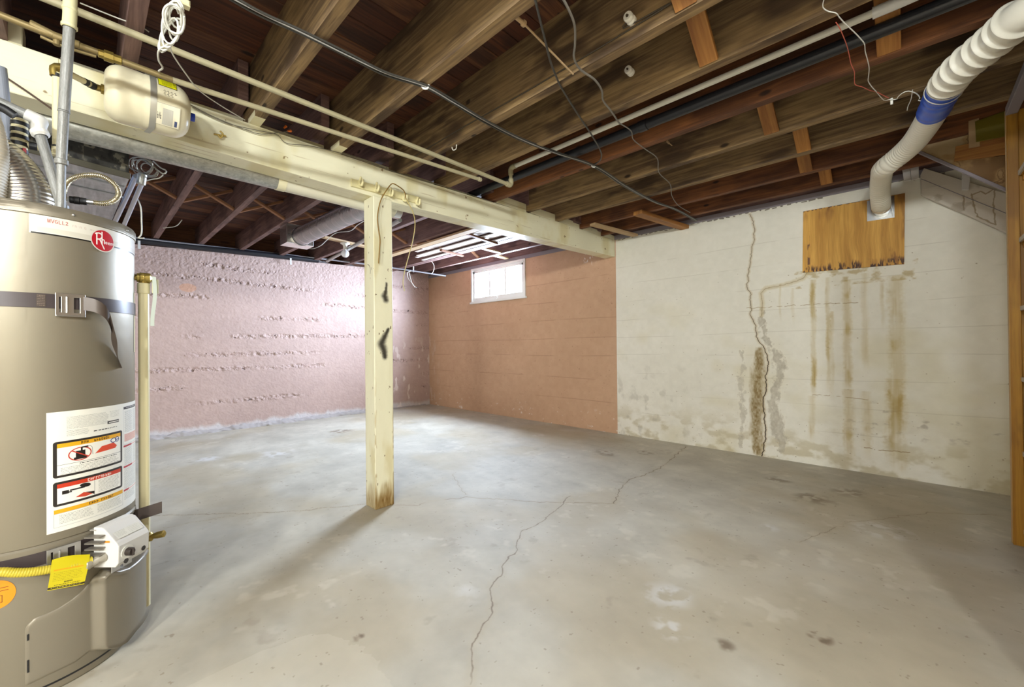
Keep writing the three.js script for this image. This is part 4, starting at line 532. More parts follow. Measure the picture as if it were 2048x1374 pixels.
// ───────────── expansion tank strapped in front of the beam ─────────────
{
  const tz = -2.25, ty = 2.043, x0 = 0.055, x1 = 0.318, R = 0.106, t = thing('expansion_tank', 'small cream expansion tank strapped sideways against the beam', 'tank', [0.19, ty - R, tz]);
  const prof = [[0, 0]]; for (let i = 0; i <= 8; i++) { const a = i / 8 * Math.PI / 2; prof.push([R - 0.05 + 0.05 * Math.sin(a), 0.05 - 0.05 * Math.cos(a)]); } prof.push([R, 0.1], [R - 0.0015, 0.108], [R, 0.116]); for (let i = 0; i <= 8; i++) { const a = i / 8 * Math.PI / 2; prof.push([R - 0.06 + 0.06 * Math.cos(a), x1 - x0 - 0.06 + 0.06 * Math.sin(a)]); } prof.push([0, x1 - x0]);
  obj('shell', turned(prof, [x0, ty, tz], [x1, ty, tz], 64, true), M(0xddd4b6, 0.3), t);
  obj('valve_cap', turned([[0.022, 0], [0.022, 0.006], [0.017, 0.008], [0.017, 0.022], [0, 0.024]], [x1 - 0.002, ty, tz], [x1 + 1, ty, tz], 24, true), M(0x1f3fb4, 0.35), t);
  obj('neck', turned([[0.018, 0], [0.018, 0.012], [0.012, 0.014], [0.012, 0.03], [0, 0.03]], [x0 + 0.004, ty, tz], [x0 - 1, ty, tz], 18, true), mat.brass, t);
  const P = (x, a, r) => [x, ty + r * Math.sin(rad(a)), tz + r * Math.cos(rad(a))];      // a = 0 faces the room, 90 up
  obj('strap', sheet(48, 1, (u, v) => P(x0 + 0.128 + 0.02 * v, lerp(130, -80, u), R + 0.0018)), M(0xc4c0b4, 0.35, { metalness: 0.7, side: THREE.DoubleSide }), t);
  const sm = M(0xc4c0b4, 0.3, { metalness: 0.8, side: THREE.DoubleSide }); obj('strap_tail', [sheet(6, 1, (u, v) => { const p = P(x0 + 0.128 + 0.02 * v, -80, R + 0.002); return [p[0] - 0.012 * u, p[1] - 0.012 * u, p[2] - 0.03 * u]; })], sm, t); obj('strap_tail', [sheet(6, 1, (u, v) => { const p = P(x0 + 0.126 + 0.026 * v, 122, R + 0.002); return [p[0], p[1] + u * 0.07, p[2] - 0.02 * u]; })], sm, t);
  const lab = (w, h, draw) => M(0xffffff, 0.45, { map: canvasTex(w, h, draw) });
  const patch = (xa, xb, a0, a1) => sheet(6, 12, (u, v) => P(lerp(xa, xb, u), lerp(a0, a1, v), R + 0.001));
  obj('yellow_label', patch(x0 + 0.153, x0 + 0.212, 26, 66), lab(220, 256, (g) => { g.fillStyle = '#1c1a08'; g.fillRect(0, 0, 220, 256); g.fillStyle = '#d6d414'; g.fillRect(6, 6, 208, 240); glyphs(g, 14, 14, 30, 60, 2, '#2c2a08'); for (let x = 50; x < 170; x += 12) { g.save(); g.translate(x, 20); g.rotate(Math.PI / 2); lineText(g, 0, 210, 0, 6, '#6f6c10'); g.restore(); } g.save(); g.translate(204, 20); g.rotate(Math.PI / 2); glyphs(g, 0, 0, 200, 24, 9, '#3a3808'); g.restore(); }), t);
  obj('spec_label', patch(x0 + 0.146, x0 + 0.222, -62, -14), lab(256, 300, (g) => { g.fillStyle = '#e6dec4'; g.fillRect(0, 0, 256, 300); g.strokeStyle = '#6a6458'; g.lineWidth = 3; g.strokeRect(4, 4, 248, 292); g.fillStyle = '#b9b6ac'; g.fillRect(70, 60, 110, 220); for (let x = 76; x < 176; x += 10) { g.fillStyle = '#d8d2c0'; g.fillRect(x, 66, 3, 208); } glyphs(g, 14, 120, 46, 90, 3, '#6f6a60'); g.fillStyle = '#4a5478'; g.fillRect(200, 190, 30, 84); }), t);
  const ink = []; for (let i = 0; i < 7; i++) { const xx = x0 + 0.168 + (i % 4) * 0.011, a = 14 + Math.floor(i / 4) * -7; ink.push(wire([P(xx, a, R + 0.0006), P(xx + 0.005, a + 3, R + 0.0006), P(xx + 0.004, a - 3, R + 0.0006), P(xx + 0.009, a - 1, R + 0.0006)], 0.0007, 4)); }
  obj('ink_marks', ink, M(0x7d7466, 0.7), t);
}
// ───────────── pipes above the heater ─────────────
{
  const g1 = thing('galvanized_riser', 'thick grey galvanized pipe rising from the heater top past the beam', 'pipe', [-0.05, 1.47, -1.93]);
  const p0 = [-0.026,2.221,-1.88], p1 = [-0.029,2.077,-1.88], p2 = [-0.043,1.779,-1.9], p3 = [-0.049,1.632,-1.92], p4 = [[-0.051,1.549,-1.93][0], 1.474, [-1.93][0]];
  obj('upper_pipe', pipe(p1, p2, 0.0135), mat.iron, g1); obj('elbow', [capTube([p0, [p1[0], p1[1] + 0.02, p1[2]], p1, [lerp(p1[0], p2[0], 0.12), lerp(p1[1], p2[1], 0.12), p1[2]]], 0.0165, 18), turned([[0.016, 0], [0.019, 0.002], [0.019, 0.01], [0.016, 0.012]], [lerp(p1[0], p2[0], 0.1), lerp(p1[1], p2[1], 0.1), p1[2]], p2, 18, true), turned([[0.016, 0], [0.0185, 0.002], [0.0185, 0.008], [0.016, 0.01]], [p1[0], p1[1] + 0.012, p1[2]], p0, 18, true)], M(0xcfc9a0, 0.45), g1);
  obj('lower_pipe', [pipe(p2, p3, 0.0125), pipe(p3, p4, 0.0105)], mat.iron, g1);
  obj('coupling', turned([[0.0125, 0], [0.016, 0.002], [0.016, 0.016], [0.0125, 0.018]], p3, p4, 18, true), mat.iron, g1); obj('coupling', [turned([[0.0125, 0], [0.0145, 0.001], [0.0145, 0.004], [0.0125, 0.005]], p2, p3, 18, true)], mat.iron, g1);
}
{
  const t = thing('plastic_pipe_tee', 'cream plastic pipe run with black taped joints feeding the tank', 'pipe', [-0.12, 1.75, -2.2]);
  const top = [-0.065,2.009,-2.16], bot = [-0.065,1.731,-2.16], tk = [0.03, 2.043, -2.25], br = [-0.07,2.025,-2.16], lf = [-0.141,1.731,-2.16];
  obj('riser', pipe(top, bot, 0.0125), mat.cpvc, t); obj('cross_pipe', [pipe([br[0] + 0.02, br[1], br[2]], tk, 0.011)], mat.cpvc, t); obj('branch_pipe', pipe([bot[0], bot[1], bot[2]], lf, 0.0115), mat.cpvc, t);
  obj('brass_elbow', capTube([[br[0], br[1] - 0.03, br[2]], [br[0], br[1], br[2]], [br[0] + 0.014, br[1] + 0.008, br[2]], [br[0] + 0.04, br[1] + 0.003, br[2] - 0.006]], 0.0135, 14), mat.brass, t);
  const tape = (p, q, t0, t1, r) => turned([[r - 0.001, 0], [r, 0.001], [r, t1 - t0], [r - 0.001, t1 - t0 + 0.001]], [0, 1, 2].map((k) => p[k] + (q[k] - p[k]) * t0 / V(p).distanceTo(V(q))), q, 16, true);
  const L = V(bot).distanceTo(V(lf)), L2 = V([br[0] + 0.02, br[1], br[2]]).distanceTo(V(tk));
  for (const q of [tape(top, bot, 0.004, 0.016, 0.014), tape(bot, lf, 0.014, 0.03, 0.0135), tape(bot, lf, L - 0.03, L - 0.012, 0.0135), tape(top, bot, V(top).distanceTo(V(bot)) - 0.02, V(top).distanceTo(V(bot)) - 0.012, 0.014), tape([br[0] + 0.02, br[1], br[2]], tk, L2 * 0.62, L2 * 0.62 + 0.014, 0.0125), tape([br[0] + 0.02, br[1], br[2]], tk, L2 * 0.8, L2 * 0.8 + 0.02, 0.0135)]) obj('black_tape', q, mat.black, t);
  obj('tee', [turned([[0, 0], [0.015, 0.001], [0.015, 0.03], [0, 0.031]], [bot[0], bot[1] + 0.014, bot[2]], [bot[0], bot[1] - 1, bot[2]], 16, true)], mat.cpvc, t);
  const s0 = [-0.15,1.823,-2.16], s1 = [-0.152,1.687,-2.16], wr = [], bands = []; const n = 6; for (let i = 0; i < n; i++) { const a = i / n, b = (i + 0.55) / n, m = (k) => [0, 1, 2].map((c) => lerp(s0[c], s1[c], k)); wr.push(turned([[0, 0], [0.0215, 0], [0.0215, 1], [0, 1]], m(a), m(b), 16)); bands.push(turned([[0, 0], [0.0195, 0], [0.0195, 1], [0, 1]], m(b), m((i + 1) / n), 16)); }
  obj('wrapped_joint', bands, mat.cpvc, t); obj('wrap_tape', wr, mat.black, t); obj('red_tab', cbox(0.008, 0.03, 0.003).translate(...[-0.138,1.693,-2.13]), mat.red2, t);
}
{
  const a = [-0.213,1.824,-2.06], b = [-0.122,1.795,-2.06], c = [-0.102,1.749,-2.05], d = [-0.05,1.575,-2];
  const t = thing('elbowed_grey_pipe', 'grey pipe with a bulky white elbow slanting down to the heater top', 'pipe', [-0.15, 1.5, -2.05]);
  obj('level_pipe', pipe(a, b, 0.014), mat.iron, t); obj('elbow', [capTube([[lerp(a[0], b[0], 0.9), lerp(a[1], b[1], 0.9), b[2]], b, [b[0] + 0.022, b[1] - 0.008, b[2]], [lerp(b[0] + 0.02, c[0], 0.6), lerp(b[1], c[1], 0.6), c[2]], c], 0.0185, 16, 0.5, false, 0.004), turned([[0.018, 0], [0.0225, 0.002], [0.0225, 0.014], [0.016, 0.02]], c, d, 16, true)], M(0xd4d2cc, 0.5), t);
  obj('slant_pipe', pipe(c, [d[0], 1.5, d[2]], 0.0135), mat.iron, t); obj('coupling', turned([[0.012, 0], [0.0165, 0.001], [0.0165, 0.03], [0, 0.03]], [d[0], 1.506, d[2]], [d[0], 0, d[2]], 16, true), mat.iron, t);
  tag(obj('grey_standpipe', [pipe([-0.198,2.008,-2.25], [-0.176,1.677,-2.25], 0.014), turned([[0.012, 0], [0.019, 0.001], [0.019, 0.012], [0.012, 0.014]], [-0.188,1.878,-2.25], [-0.176,1.677,-2.25], 18, true)], M(0x767b86, 0.5)), 'bluish grey upright pipe at the far left edge by the flue', 'pipe');
  tag(obj('black_hose', [capTube([[-0.202,1.78,-2], [-0.17,1.774,-2], [-0.149,1.761,-2]], 0.0125, 12)], mat.black), 'short black foam sleeve below the level grey pipe', 'pipe sleeve');
  tag(obj('thin_rod', wire([[-0.229,2.074,-2.44], [-0.157,2.033,-2.445], [-0.069,1.978,-2.45]], 0.0035), M(0x4a3526, 0.6)), 'thin brown rod slanting down the beam face behind the pipes', 'rod');
}
// flue, water connector
tag(obj('flue_duct', hose([[-0.14, 1.48, -2.1], [-0.145, 1.55, -2.1], [-0.19, 1.635, -2.11], [-0.28, 1.69, -2.12], [-0.5, 1.73, -2.14]], (s) => 0.074 + 0.0014 * Math.abs(Math.sin(s * 330)), 48, 0.0013), M(0xd0ccc4, 0.26, { metalness: 0.95 })), 'shiny ribbed metal flue duct bending left off the heater top', 'duct');
tag(obj('white_duct', hose([[-0.239,1.79,-2.042], [-0.212,1.653,-2.015], [-0.219,1.487,-2.023]], (s) => 0.05 + 0.0015 * Math.sin(s * 700), 32, 0.0015), M(0xd9d2c2, 0.45)), 'pale ribbed duct edge at the left picture border above the heater', 'duct');
{
  const t = thing('water_connector', 'ribbed steel water connector looping over the heater top', 'hose', [0, 1.47, -2.1]);
  const pts = [[-0.049,1.515,-2.107],[-0.05,1.576,-2.107],[-0.036,1.625,-2.121],[0,1.655,-2.126],[0.046,1.668,-2.136],[0.08,1.65,-2.145],[0.091,1.618,-2.148],[0.077,1.588,-2.148],[0.049,1.568,-2.134],[0.023,1.565,-2.132]];
  obj('corrugated_tube', hose(pts, (s) => 0.0085 + 0.0011 * Math.sin(s * 1300), 16, 0.0013), M(0xcac0a4, 0.25, { metalness: 0.9 }), t);
  const a = [0.023,1.565,-2.132], b = [-0.043,1.564,-2.143], at = (k) => [0, 1, 2].map((i) => lerp(a[i], b[i], k));
  obj('ferrule', [turned([[0, 0], [0.009, 0], [0.009, 1], [0, 1]], at(-0.02), at(0.24), 16)], mat.steel, t); obj('black_sleeve', [turned([[0, 0], [0.0125, 0], [0.0125, 1], [0, 1]], at(0.24), at(0.48), 16), turned([[0, 0], [0.0135, 0], [0.0135, 1], [0, 1]], at(0.5), at(0.72), 16), turned([[0, 0], [0.0125, 0], [0.0125, 1], [0, 1]], at(0.74), at(0.88), 16)], mat.black, t); obj('end_fitting', [turned([[0, 0], [0.01, 0], [0.007, 1], [0, 1]], at(0.86), at(1.03), 16)], mat.whitePlastic, t);
}
// ───────────── sheet metal ducts ─────────────
{
  const t = thing('trunk_duct', 'bluish sheet metal trunk duct with a blackened front behind the heater', 'duct', [-0.2, 1.9, -3.2]);
  const pl = [[-0.36, -2.735], [0.16, -2.86], [0.13, -3.9], [-1.4, -3.9], [-1.4, -2.735]];
  const s = new THREE.Shape(pl.map(([x, z]) => new THREE.Vector2(x, -z))), g = new THREE.ExtrudeGeometry(s, { depth: 0.3, bevelEnabled: false }); g.rotateX(-Math.PI / 2); g.translate(0, 1.9, 0);
  obj('casing', metreUV(g, 'z'), mat.zinc, t); const q = (k, y) => { const d = 0.004; return [lerp(-1.4, 0, 0), y, 0]; };
  const fr = sheet(20, 1, (u, v) => { const x = lerp(-0.36, 0.16, u); return [x, lerp(1.93, 2.195, v), lerp(-2.735, -2.86, u) + 0.004]; }); obj('blackened_front', metreUV(fr, 'x', 0, 0, 2), mat.tar, t);
  obj('corner_trim', [bar([-0.36, 1.912, -2.727], [0.164, 1.912, -2.852], 0.03, 0.012)], M(0x5a564a, 0.5, { metalness: 0.4 }), t);
  obj('crease', [bar([-0.36, 1.897, -2.92], [0.15, 1.897, -3.02], 0.008, 0.03), bar([-0.36, 1.897, -3.12], [0.145, 1.897, -3.2], 0.006, 0.02)], mat.zinc, t);
}
{
  const y = 2.022, z = -2.665, R = 0.06, t = thing('round_duct', 'long round galvanized duct hung along the back of the beam', 'duct', [0.6, y - R, z]);
  obj('duct', metreUV(turned([[R, 0], [R, 2.96]], [-1.4, y, z], [5, y, z], 40, true), 'x'), mat.galv, t); obj('end_cap', turned([[R, 0], [R + 0.003, 0.002], [R + 0.003, 0.05], [R - 0.01, 0.056], [0, 0.056]], [1.54, y, z], [3, y, z], 40, true), mat.foil, t);
  const sx = [0.802,2.005,-2.66][0]; obj('hanger_strap', turned([[R + 0.001, 0], [R + 0.003, 0], [R + 0.003, 0.045], [R + 0.001, 0.045]], [sx - 0.02, y, z], [5, y, z], 40, true), mat.creamPlain, t); obj('painted_length', turned([[R + 0.0006, 0], [R + 0.0006, 1]], [sx + 0.026, y, z], [1.54, y, z], 40), M(0xd9d4c0, 0.45), t);
}
{
  const t = thing('branch_duct', 'wrinkled silver flexible duct running back from the round duct to a metal boot', 'duct', [1.55, 2.1, -3.6]);
  const a = [1.492,2.16,-4.196];
  obj('flexible_duct', hose([[1.6, 2.1, -2.72], [1.58, 2.15, -3.0], [1.57, 2.165, -3.4], [1.55, 2.165, -4.0], [a[0] + 0.04, 2.16, -4.46]], (s, k) => 0.085 + 0.002 * Math.sin(s * 190 + 3 * Math.sin(s * 40)), 40, 0.006), M(0xb4b4b8, 0.3, { metalness: 0.85 }), t);
  obj('collar', turned([[0.09, 0], [0.094, 0.002], [0.094, 0.03], [0.09, 0.032]], [a[0] + 0.04, 2.16, -4.44], [a[0] + 0.04, 2.16, -6], 40, true), mat.foil, t);
  obj('boot', boxAt(a[0] - 0.09, a[0] + 0.17, 2.085, 2.28, -4.66, -4.46, 0.004), mat.foil, t);
}
tag(obj('vent_pipe', pipe([2.279,2.2,-5.659], [2.023,2.2,-3.372], 0.02), mat.galv), 'grey metal pipe under the far joists beside the globe bulb', 'pipe');
// ───────────── along the top of the pink wall ─────────────
tag(obj('wall_drain_pipe', pipe([-1.5, 2.19, WZ + 0.05], [2.35, 2.29, WZ + 0.05], 0.036), mat.blackPipe), 'black pipe running level along the top of the pink wall', 'pipe');
{
  const t = thing('wall_conduit', 'thin grey conduit with white straps along the top of the pink wall', 'conduit', [1.8, 2.25, WZ + 0.07]), e = [4,2.152,-5.305], a = [-1.4, 2.225, WZ + 0.07];
  obj('conduit', capTube([a, [0.6, 2.263, WZ + 0.075], [2.4, 2.315, WZ + 0.1], [3.2, lerp(2.32, e[1], 0.3), lerp(WZ + 0.1, e[2], 0.35)], e], 0.0115, 14), mat.conduit, t);
  for (const p of [[0.421,2.204,-6.12], [1.971,2.239,-6.12]]) obj('strap', cbox(0.022, 0.09, 0.004, 0.001).translate(p[0], p[1] - 0.02, WZ + 0.09), mat.whitePlastic, t);
  const h = [3.72,2.295,-5.8]; obj('hanger_strap', [cbox(0.02, 0.1, 0.004, 0.001).translate(h[0], h[1] - 0.0, h[2])], mat.whitePlastic, t);
}
// ───────────── hook rail and cord on the beam ─────────────
{
  const t = thing('hook_rail', 'cream painted rail of five coat hooks on the beam above the post', 'hook rail', [1.36, 2.02, -2.45]);
  const a = [1.135,2.039,-2.452], b = [1.625,2.047,-2.452]; obj('rail', bar([a[0], a[1], -2.451], [b[0], b[1], -2.451], 0.046, 0.018), mat.hookPaint, t);
  for (const p of [[1.187,2.047,-2.44],[1.293,2.041,-2.44],[1.392,2.035,-2.44],[1.495,2.028,-2.44],[1.597,2.026,-2.44]]) obj('hook', [capTube([[p[0], p[1] - 0.004, -2.446], [p[0] + 0.001, p[1] - 0.016, -2.43], [p[0], p[1] - 0.02, -2.414], [p[0], p[1] - 0.008, -2.405], [p[0], p[1] + 0.014, -2.403]], 0.0075, 8), capTube([[p[0], p[1] - 0.006, -2.444], [p[0], p[1] + 0.02, -2.436], [p[0], p[1] + 0.035, -2.424]], 0.0065, 8), cbox(0.02, 0.036, 0.006).translate(p[0], p[1], -2.44)], mat.hookPaint, t);
  tag(obj('hanging_cord', [wire([[1.486,2.012,-2.4],[1.471,2.062,-2.4],[1.431,2.081,-2.4],[1.391,2.089,-2.4],[1.38,2.083,-2.4],[1.343,2.029,-2.405],[1.308,1.963,-2.405],[1.287,1.882,-2.405],[1.283,1.83,-2.405],[1.29,1.769,-2.405],[1.299,1.707,-2.405],[1.295,1.643,-2.405],[1.288,1.557,-2.405]], 0.0035)], mat.cord), 'brown cord over the hooks hanging down the left edge of the post', 'cord');
  tag(obj('hanging_cord', [wire([...[[1.482,2.018,-2.4],[1.508,1.985,-2.4],[1.539,1.935,-2.4]], ...[[1.515,1.833,-2.34],[1.522,1.742,-2.377],[1.531,1.653,-2.441],[1.539,1.561,-2.505],[1.535,1.476,-2.525],[1.542,1.417,-2.518]]], 0.0032)], M(0xb7a56a, 0.55)), 'pale cord from the hooks hanging free right of the post', 'cord');
  tag(obj('screw_hook', [wire([[0.467,2.104,-2.44],[0.479,2.093,-2.44],[0.469,2.07,-2.44],[0.459,2.081,-2.44]], 0.004), wire([[0.444,2.084,-2.45],[0.494,2.092,-2.45]], 0.004)], M(0xb59a50, 0.5)), 'small painted hook on the beam right of the tank', 'hook');
}

// ───────────── dryer vent ─────────────
{
  const t = tag(obj('plywood_panel', (() => { const g = slabX(WX - 0.001, [[-0.657,1.636],[-0.025,1.618],[-0.015,2.15],[-0.646,2.159]], 0.012, 0.001); g.translate(-0.011, 0, 0); const p = g.attributes.position, uv = g.attributes.uv; for (let i = 0; i < p.count; i++) uv.setXY(i, (p.getZ(i) + 0.657) / 0.64, (p.getY(i) - 1.62) / 0.53); return g; })(), mat.ply), 'stained plywood sheet fixed high on the white wall behind the hose', 'panel');
}
{
  const c = [4.27,2.06,-0.147], t = thing('dryer_vent_plate', 'square shiny vent plate with a round collar on the plywood', 'vent', [4.275, c[1], c[2]]);
  obj('plate', slabX(4.276, [[-0.233,1.983],[-0.074,1.979],[-0.073,2.146],[-0.231,2.144]], 0.002, 0.0005), M(0xdfe3e6, 0.2, { metalness: 0.9 }), t);
  obj('collar', turned([[0.05, 0], [0.05, 0.12], [0.048, 0.12], [0.048, 0]], [4.274, c[1] - 0.005, c[2]], [0, c[1] + 0.1, c[2] + 0.02], 40, true), M(0xe6e8e8, 0.25, { metalness: 0.8 }), t);
  obj('lever', bar([4.262,2.075,-0.09], [4.262,1.989,-0.082], 0.006, 0.004), mat.steel, t);
}
{
  const t = thing('vent_hose', 'white ribbed dryer hose with a blue taped joint rising from the vent plate', 'hose', [3.2, 2.05, 0]);
  const c = [4.27,2.06,-0.147], P = [[c[0] - 0.02, c[1], c[2]], [4.08,2.074,-0.145], [3.92,2.119,-0.141], [3.76,2.167,-0.127], [3.403,2.11,-0.089], [3.341,2.13,-0.035], [3.22,2.14,0.02], [2.95,2.14,0.077], [2.623,2.14,0.121], [2.514,2.14,0.144], [2.432,2.14,0.177], [2.355,2.14,0.222], [2.276,2.14,0.261], [2.207,2.14,0.3], [2.29, 2.13, 0.55], [2.3, 2.0, 0.8]];
  const cut = (i, j) => P.slice(i, j + 1);
  const full = new THREE.CatmullRomCurve3(P.map((p) => V(p)), false, 'centripetal'), piece = (a, b) => { const o = []; for (let i = 0; i <= 24; i++) { const q = full.getPoint(lerp(a, b, i / 24)); o.push([q.x, q.y, q.z]); } return o; };
  const k = (i) => i / (P.length - 1);
  obj('lower_hose', hose(piece(0.012, k(7.4)), (s) => 0.052 + 0.006 * Math.pow(Math.abs(Math.sin(s * 132)), 0.7), 40, 0.002), mat.hose, t);
  obj('blue_tape', hose(piece(k(7.3), k(8.3)), (s, u) => 0.0610 + 0.0014 * Math.sin(s * 120 + 2 * Math.sin(s * 33)) - 0.003 * (sst(0.06, 0, u) + sst(0.94, 1, u)), 40, 0.004), mat.blueTape, t, 'glossy blue tape');
  obj('upper_hose', hose(piece(k(8.22), 1), (s) => 0.053 + 0.0145 * Math.pow(Math.abs(Math.sin(s * 60)), 15), 40, 0.002), mat.hose, t);
  obj('clamp', turned([[0.0585, 0], [0.0592, 0.001], [0.0592, 0.006], [0.0585, 0.007]], [4.16,2.056,-0.146], [4,2.098,-0.145], 40, true), mat.tan, t);
  const w = full.getPoint(k(8.25)), w2 = full.getPoint(k(7.98)), loopAt = (q, r, q2) => { const T = full.getTangent(q2), a = V(0, 1, 0).cross(T).normalize(), b = T.clone().cross(a); const o = []; for (let i = 0; i < 16; i++) { const g = i / 16 * 2 * Math.PI, e = q.clone().addScaledVector(a, Math.cos(g) * r).addScaledVector(b, Math.sin(g) * r).addScaledVector(T, 0.006 * Math.sin(2 * g)); o.push([e.x, e.y, e.z]); } return o; };
  obj('tie_wire', [wire(loopAt(w2, 0.064, k(7.98)), 0.0022, 6, true), wire(loopAt(w, 0.0625, k(8.25)), 0.0028, 6, true)], mat.whiteCable, t);
}
// ───────────── the foot of the stairs at the right ─────────────
{
  const t = thing('stair_underside', 'underside of a stair flight with a stained triangular panel above the white wall', 'stairs', [3.9, 1.7, 0.3]);
  const stained = tex(512, 512, (u, v, o) => { const a = fbm(u * 5, v * 5, 5, 601), b = fbm(u * 26, v * 26, 3, 603); o[0] = 156 + (b - 0.5) * 26; o[1] = 126 + (b - 0.5) * 26; o[2] = 84 + (b - 0.5) * 22; mix(o, 100, 70, 36, 0.7 * sst(0.48, 0.6, a)); mix(o, 182, 164, 130, 0.6 * sst(0.46, 0.38, a)); mix(o, 86, 58, 30, 0.5 * sst(0.012, 0.003, Math.abs(a - 0.5))); });
  stained.repeat.set(1.3, 1.3);
  obj('stained_panel', slabX(3.6, [[0.055, 2.222], [0.055, 2.243], [0.95, 2.243], [0.95, 1.36]], 0.012), M(0xffffff, 0.75, { map: stained }), t);
  obj('panel_edge', bar([3.601, 2.218, 0.045], [3.601, 1.352, 0.95], 0.016, 0.018), mat.sill, t);
  obj('cleat', slabX(3.588, [[0.2,2.104],[0.207,2.188],[0.414,2.187],[0.413,2.073]], 0.03), mat.wood, t);
  obj('olive_panel', slabX(3.575, [[0.287,2.182],[0.284,2.302],[0.403,2.32],[0.402,2.175]], 0.006), M(0x6f641c, 0.35), t);
  obj('back_strip', slabX(3.58, [[0.259,2.158],[0.259,2.316],[0.3,2.318],[0.302,2.155]], 0.008), mat.tan, t);
  const drips = [[[0.316,2.046],[0.322,1.986],[0.339,1.889],[0.419,1.811]], [[0.421,2.059],[0.413,1.947],[0.419,1.818]], [[0.318,2.039],[0.354,2.053],[0.381,2.029],[0.421,2.059]], [[0.278,2.042],[0.28,1.944]]];
  const str = tex(512, 512, (u, v, o) => { const z = u / 1.4, y = (v + 2) / 1.4, b = (fbm(u * 5, v * 5, 4, 611) - 0.5) * 24; o[0] = 200 + b; o[1] = 192 + b; o[2] = 180 + b; for (const q of drips) { const [d] = dLine(q, z + 0.012 * (fbm(z * 60, y * 60, 3, 613) - 0.5), y); mix(o, 142, 124, 98, 0.8 * sst(0.0055, 0.002, d)); } mix(o, 150, 138, 120, 0.5 * sst(0.6, 0.72, fbm(u * 9, v * 9, 4, 615))); });
  str.repeat.set(1.4, 1.4); const sm = M(0xffffff, 0.7, { map: str });
  const sp = [[0.087,2.296],[0.068,2.25],[0.069,2.111],[0.095,2.082],[0.284,1.916],[0.503,1.718],[0.506,1.983]]; sp.push([1.0, sp[5][1] - (1.0 - sp[5][0])]); sp.splice(6, 2, [1.0, sp[5][1] - (1.0 - sp[5][0])], [1.0, sp[6][1] - (1.0 - sp[6][0]) * 0.95], sp[6]);
  obj('stringer', slabX(4.24, sp, 0.035, 0.003), sm, t); obj('stringer_crack', bar([4.239,2.22,0.071], [4.239,1.863,0.484], 0.004, 0.004), mat.sill, t);
  obj('riser_block', slabX(4.22, [[0.27,2.081],[0.272,2.205],[0.311,2.187],[0.303,2.075]], 0.02, 0.002), mat.mortar, t);
}
{
  const t = thing('short_wall_boards', 'pair of short whitewashed boards upright behind the hose by the stairs', 'boards', [4.1, 2.2, -0.03]);
  obj('board', slabX(4.12, [[-0.019,2.197],[-0.035,2.362],[0.007,2.37],[0.018,2.194]], 0.02), mat.mortar, t); obj('board', slabX(4.12, [[0.02,2.193],[0.009,2.369],[0.056,2.397],[0.059,2.193]], 0.02), mat.mortar, t);
}
// ───────────── bookcase at the right edge ─────────────
{
  const t = thing('bookcase', 'tall honey coloured wooden bookcase at the right edge of the picture', 'bookcase', [2.4, 0, 0.58]), xe = 3.265, x0 = 1.55;
  obj('front_stile', boxAt(xe, xe + 0.022, 0, 2.215, 0.366, 0.404, 0.0015, 'y'), mat.shelf, t); obj('stile_edge', boxAt(xe + 0.0225, xe + 0.04, 0, 2.215, 0.364, 0.404, 0.0015, 'y'), mat.tan, t);
  obj('end_panel', boxAt(xe + 0.012, xe + 0.03, 0, 2.2, 0.405, 0.74, 0.001, 'y'), mat.shelf, t); obj('end_panel', boxAt(x0 - 0.02, x0, 0, 2.2, 0.405, 0.74, 0.001, 'y'), mat.shelf, t);
  obj('back_panel', boxAt(x0, xe + 0.03, 0, 2.2, 0.741, 0.75, 0.001, 'y'), mat.shelf, t);
  for (const y of [1.887, 1.549, 1.206, 0.85, 0.476, 0.085]) { const s = obj('shelf', boxAt(x0, xe + 0.011, y - 0.022, y, 0.41, 0.74, 0.001, 'x'), mat.shelf, t); obj('shelf_edge', boxAt(x0, xe + 0.008, y - 0.022, y, 0.4, 0.4095, 0.001, 'x'), M(0xb8b0a0, 0.6), s); obj('shelf_cleat', boxAt(xe - 0.008, xe + 0.0115, y - 0.05, y - 0.0225, 0.415, 0.735, 0.001, 'z'), mat.shelf, s); }
  obj('top_rail', boxAt(x0, xe - 0.001, 2.18, 2.222, 0.362, 0.404, 0.002, 'x'), mat.sill, t);
  obj('plinth', boxAt(x0, xe - 0.012, 0, 0.06, 0.41, 0.43, 0.002, 'x'), mat.tan, t);
}
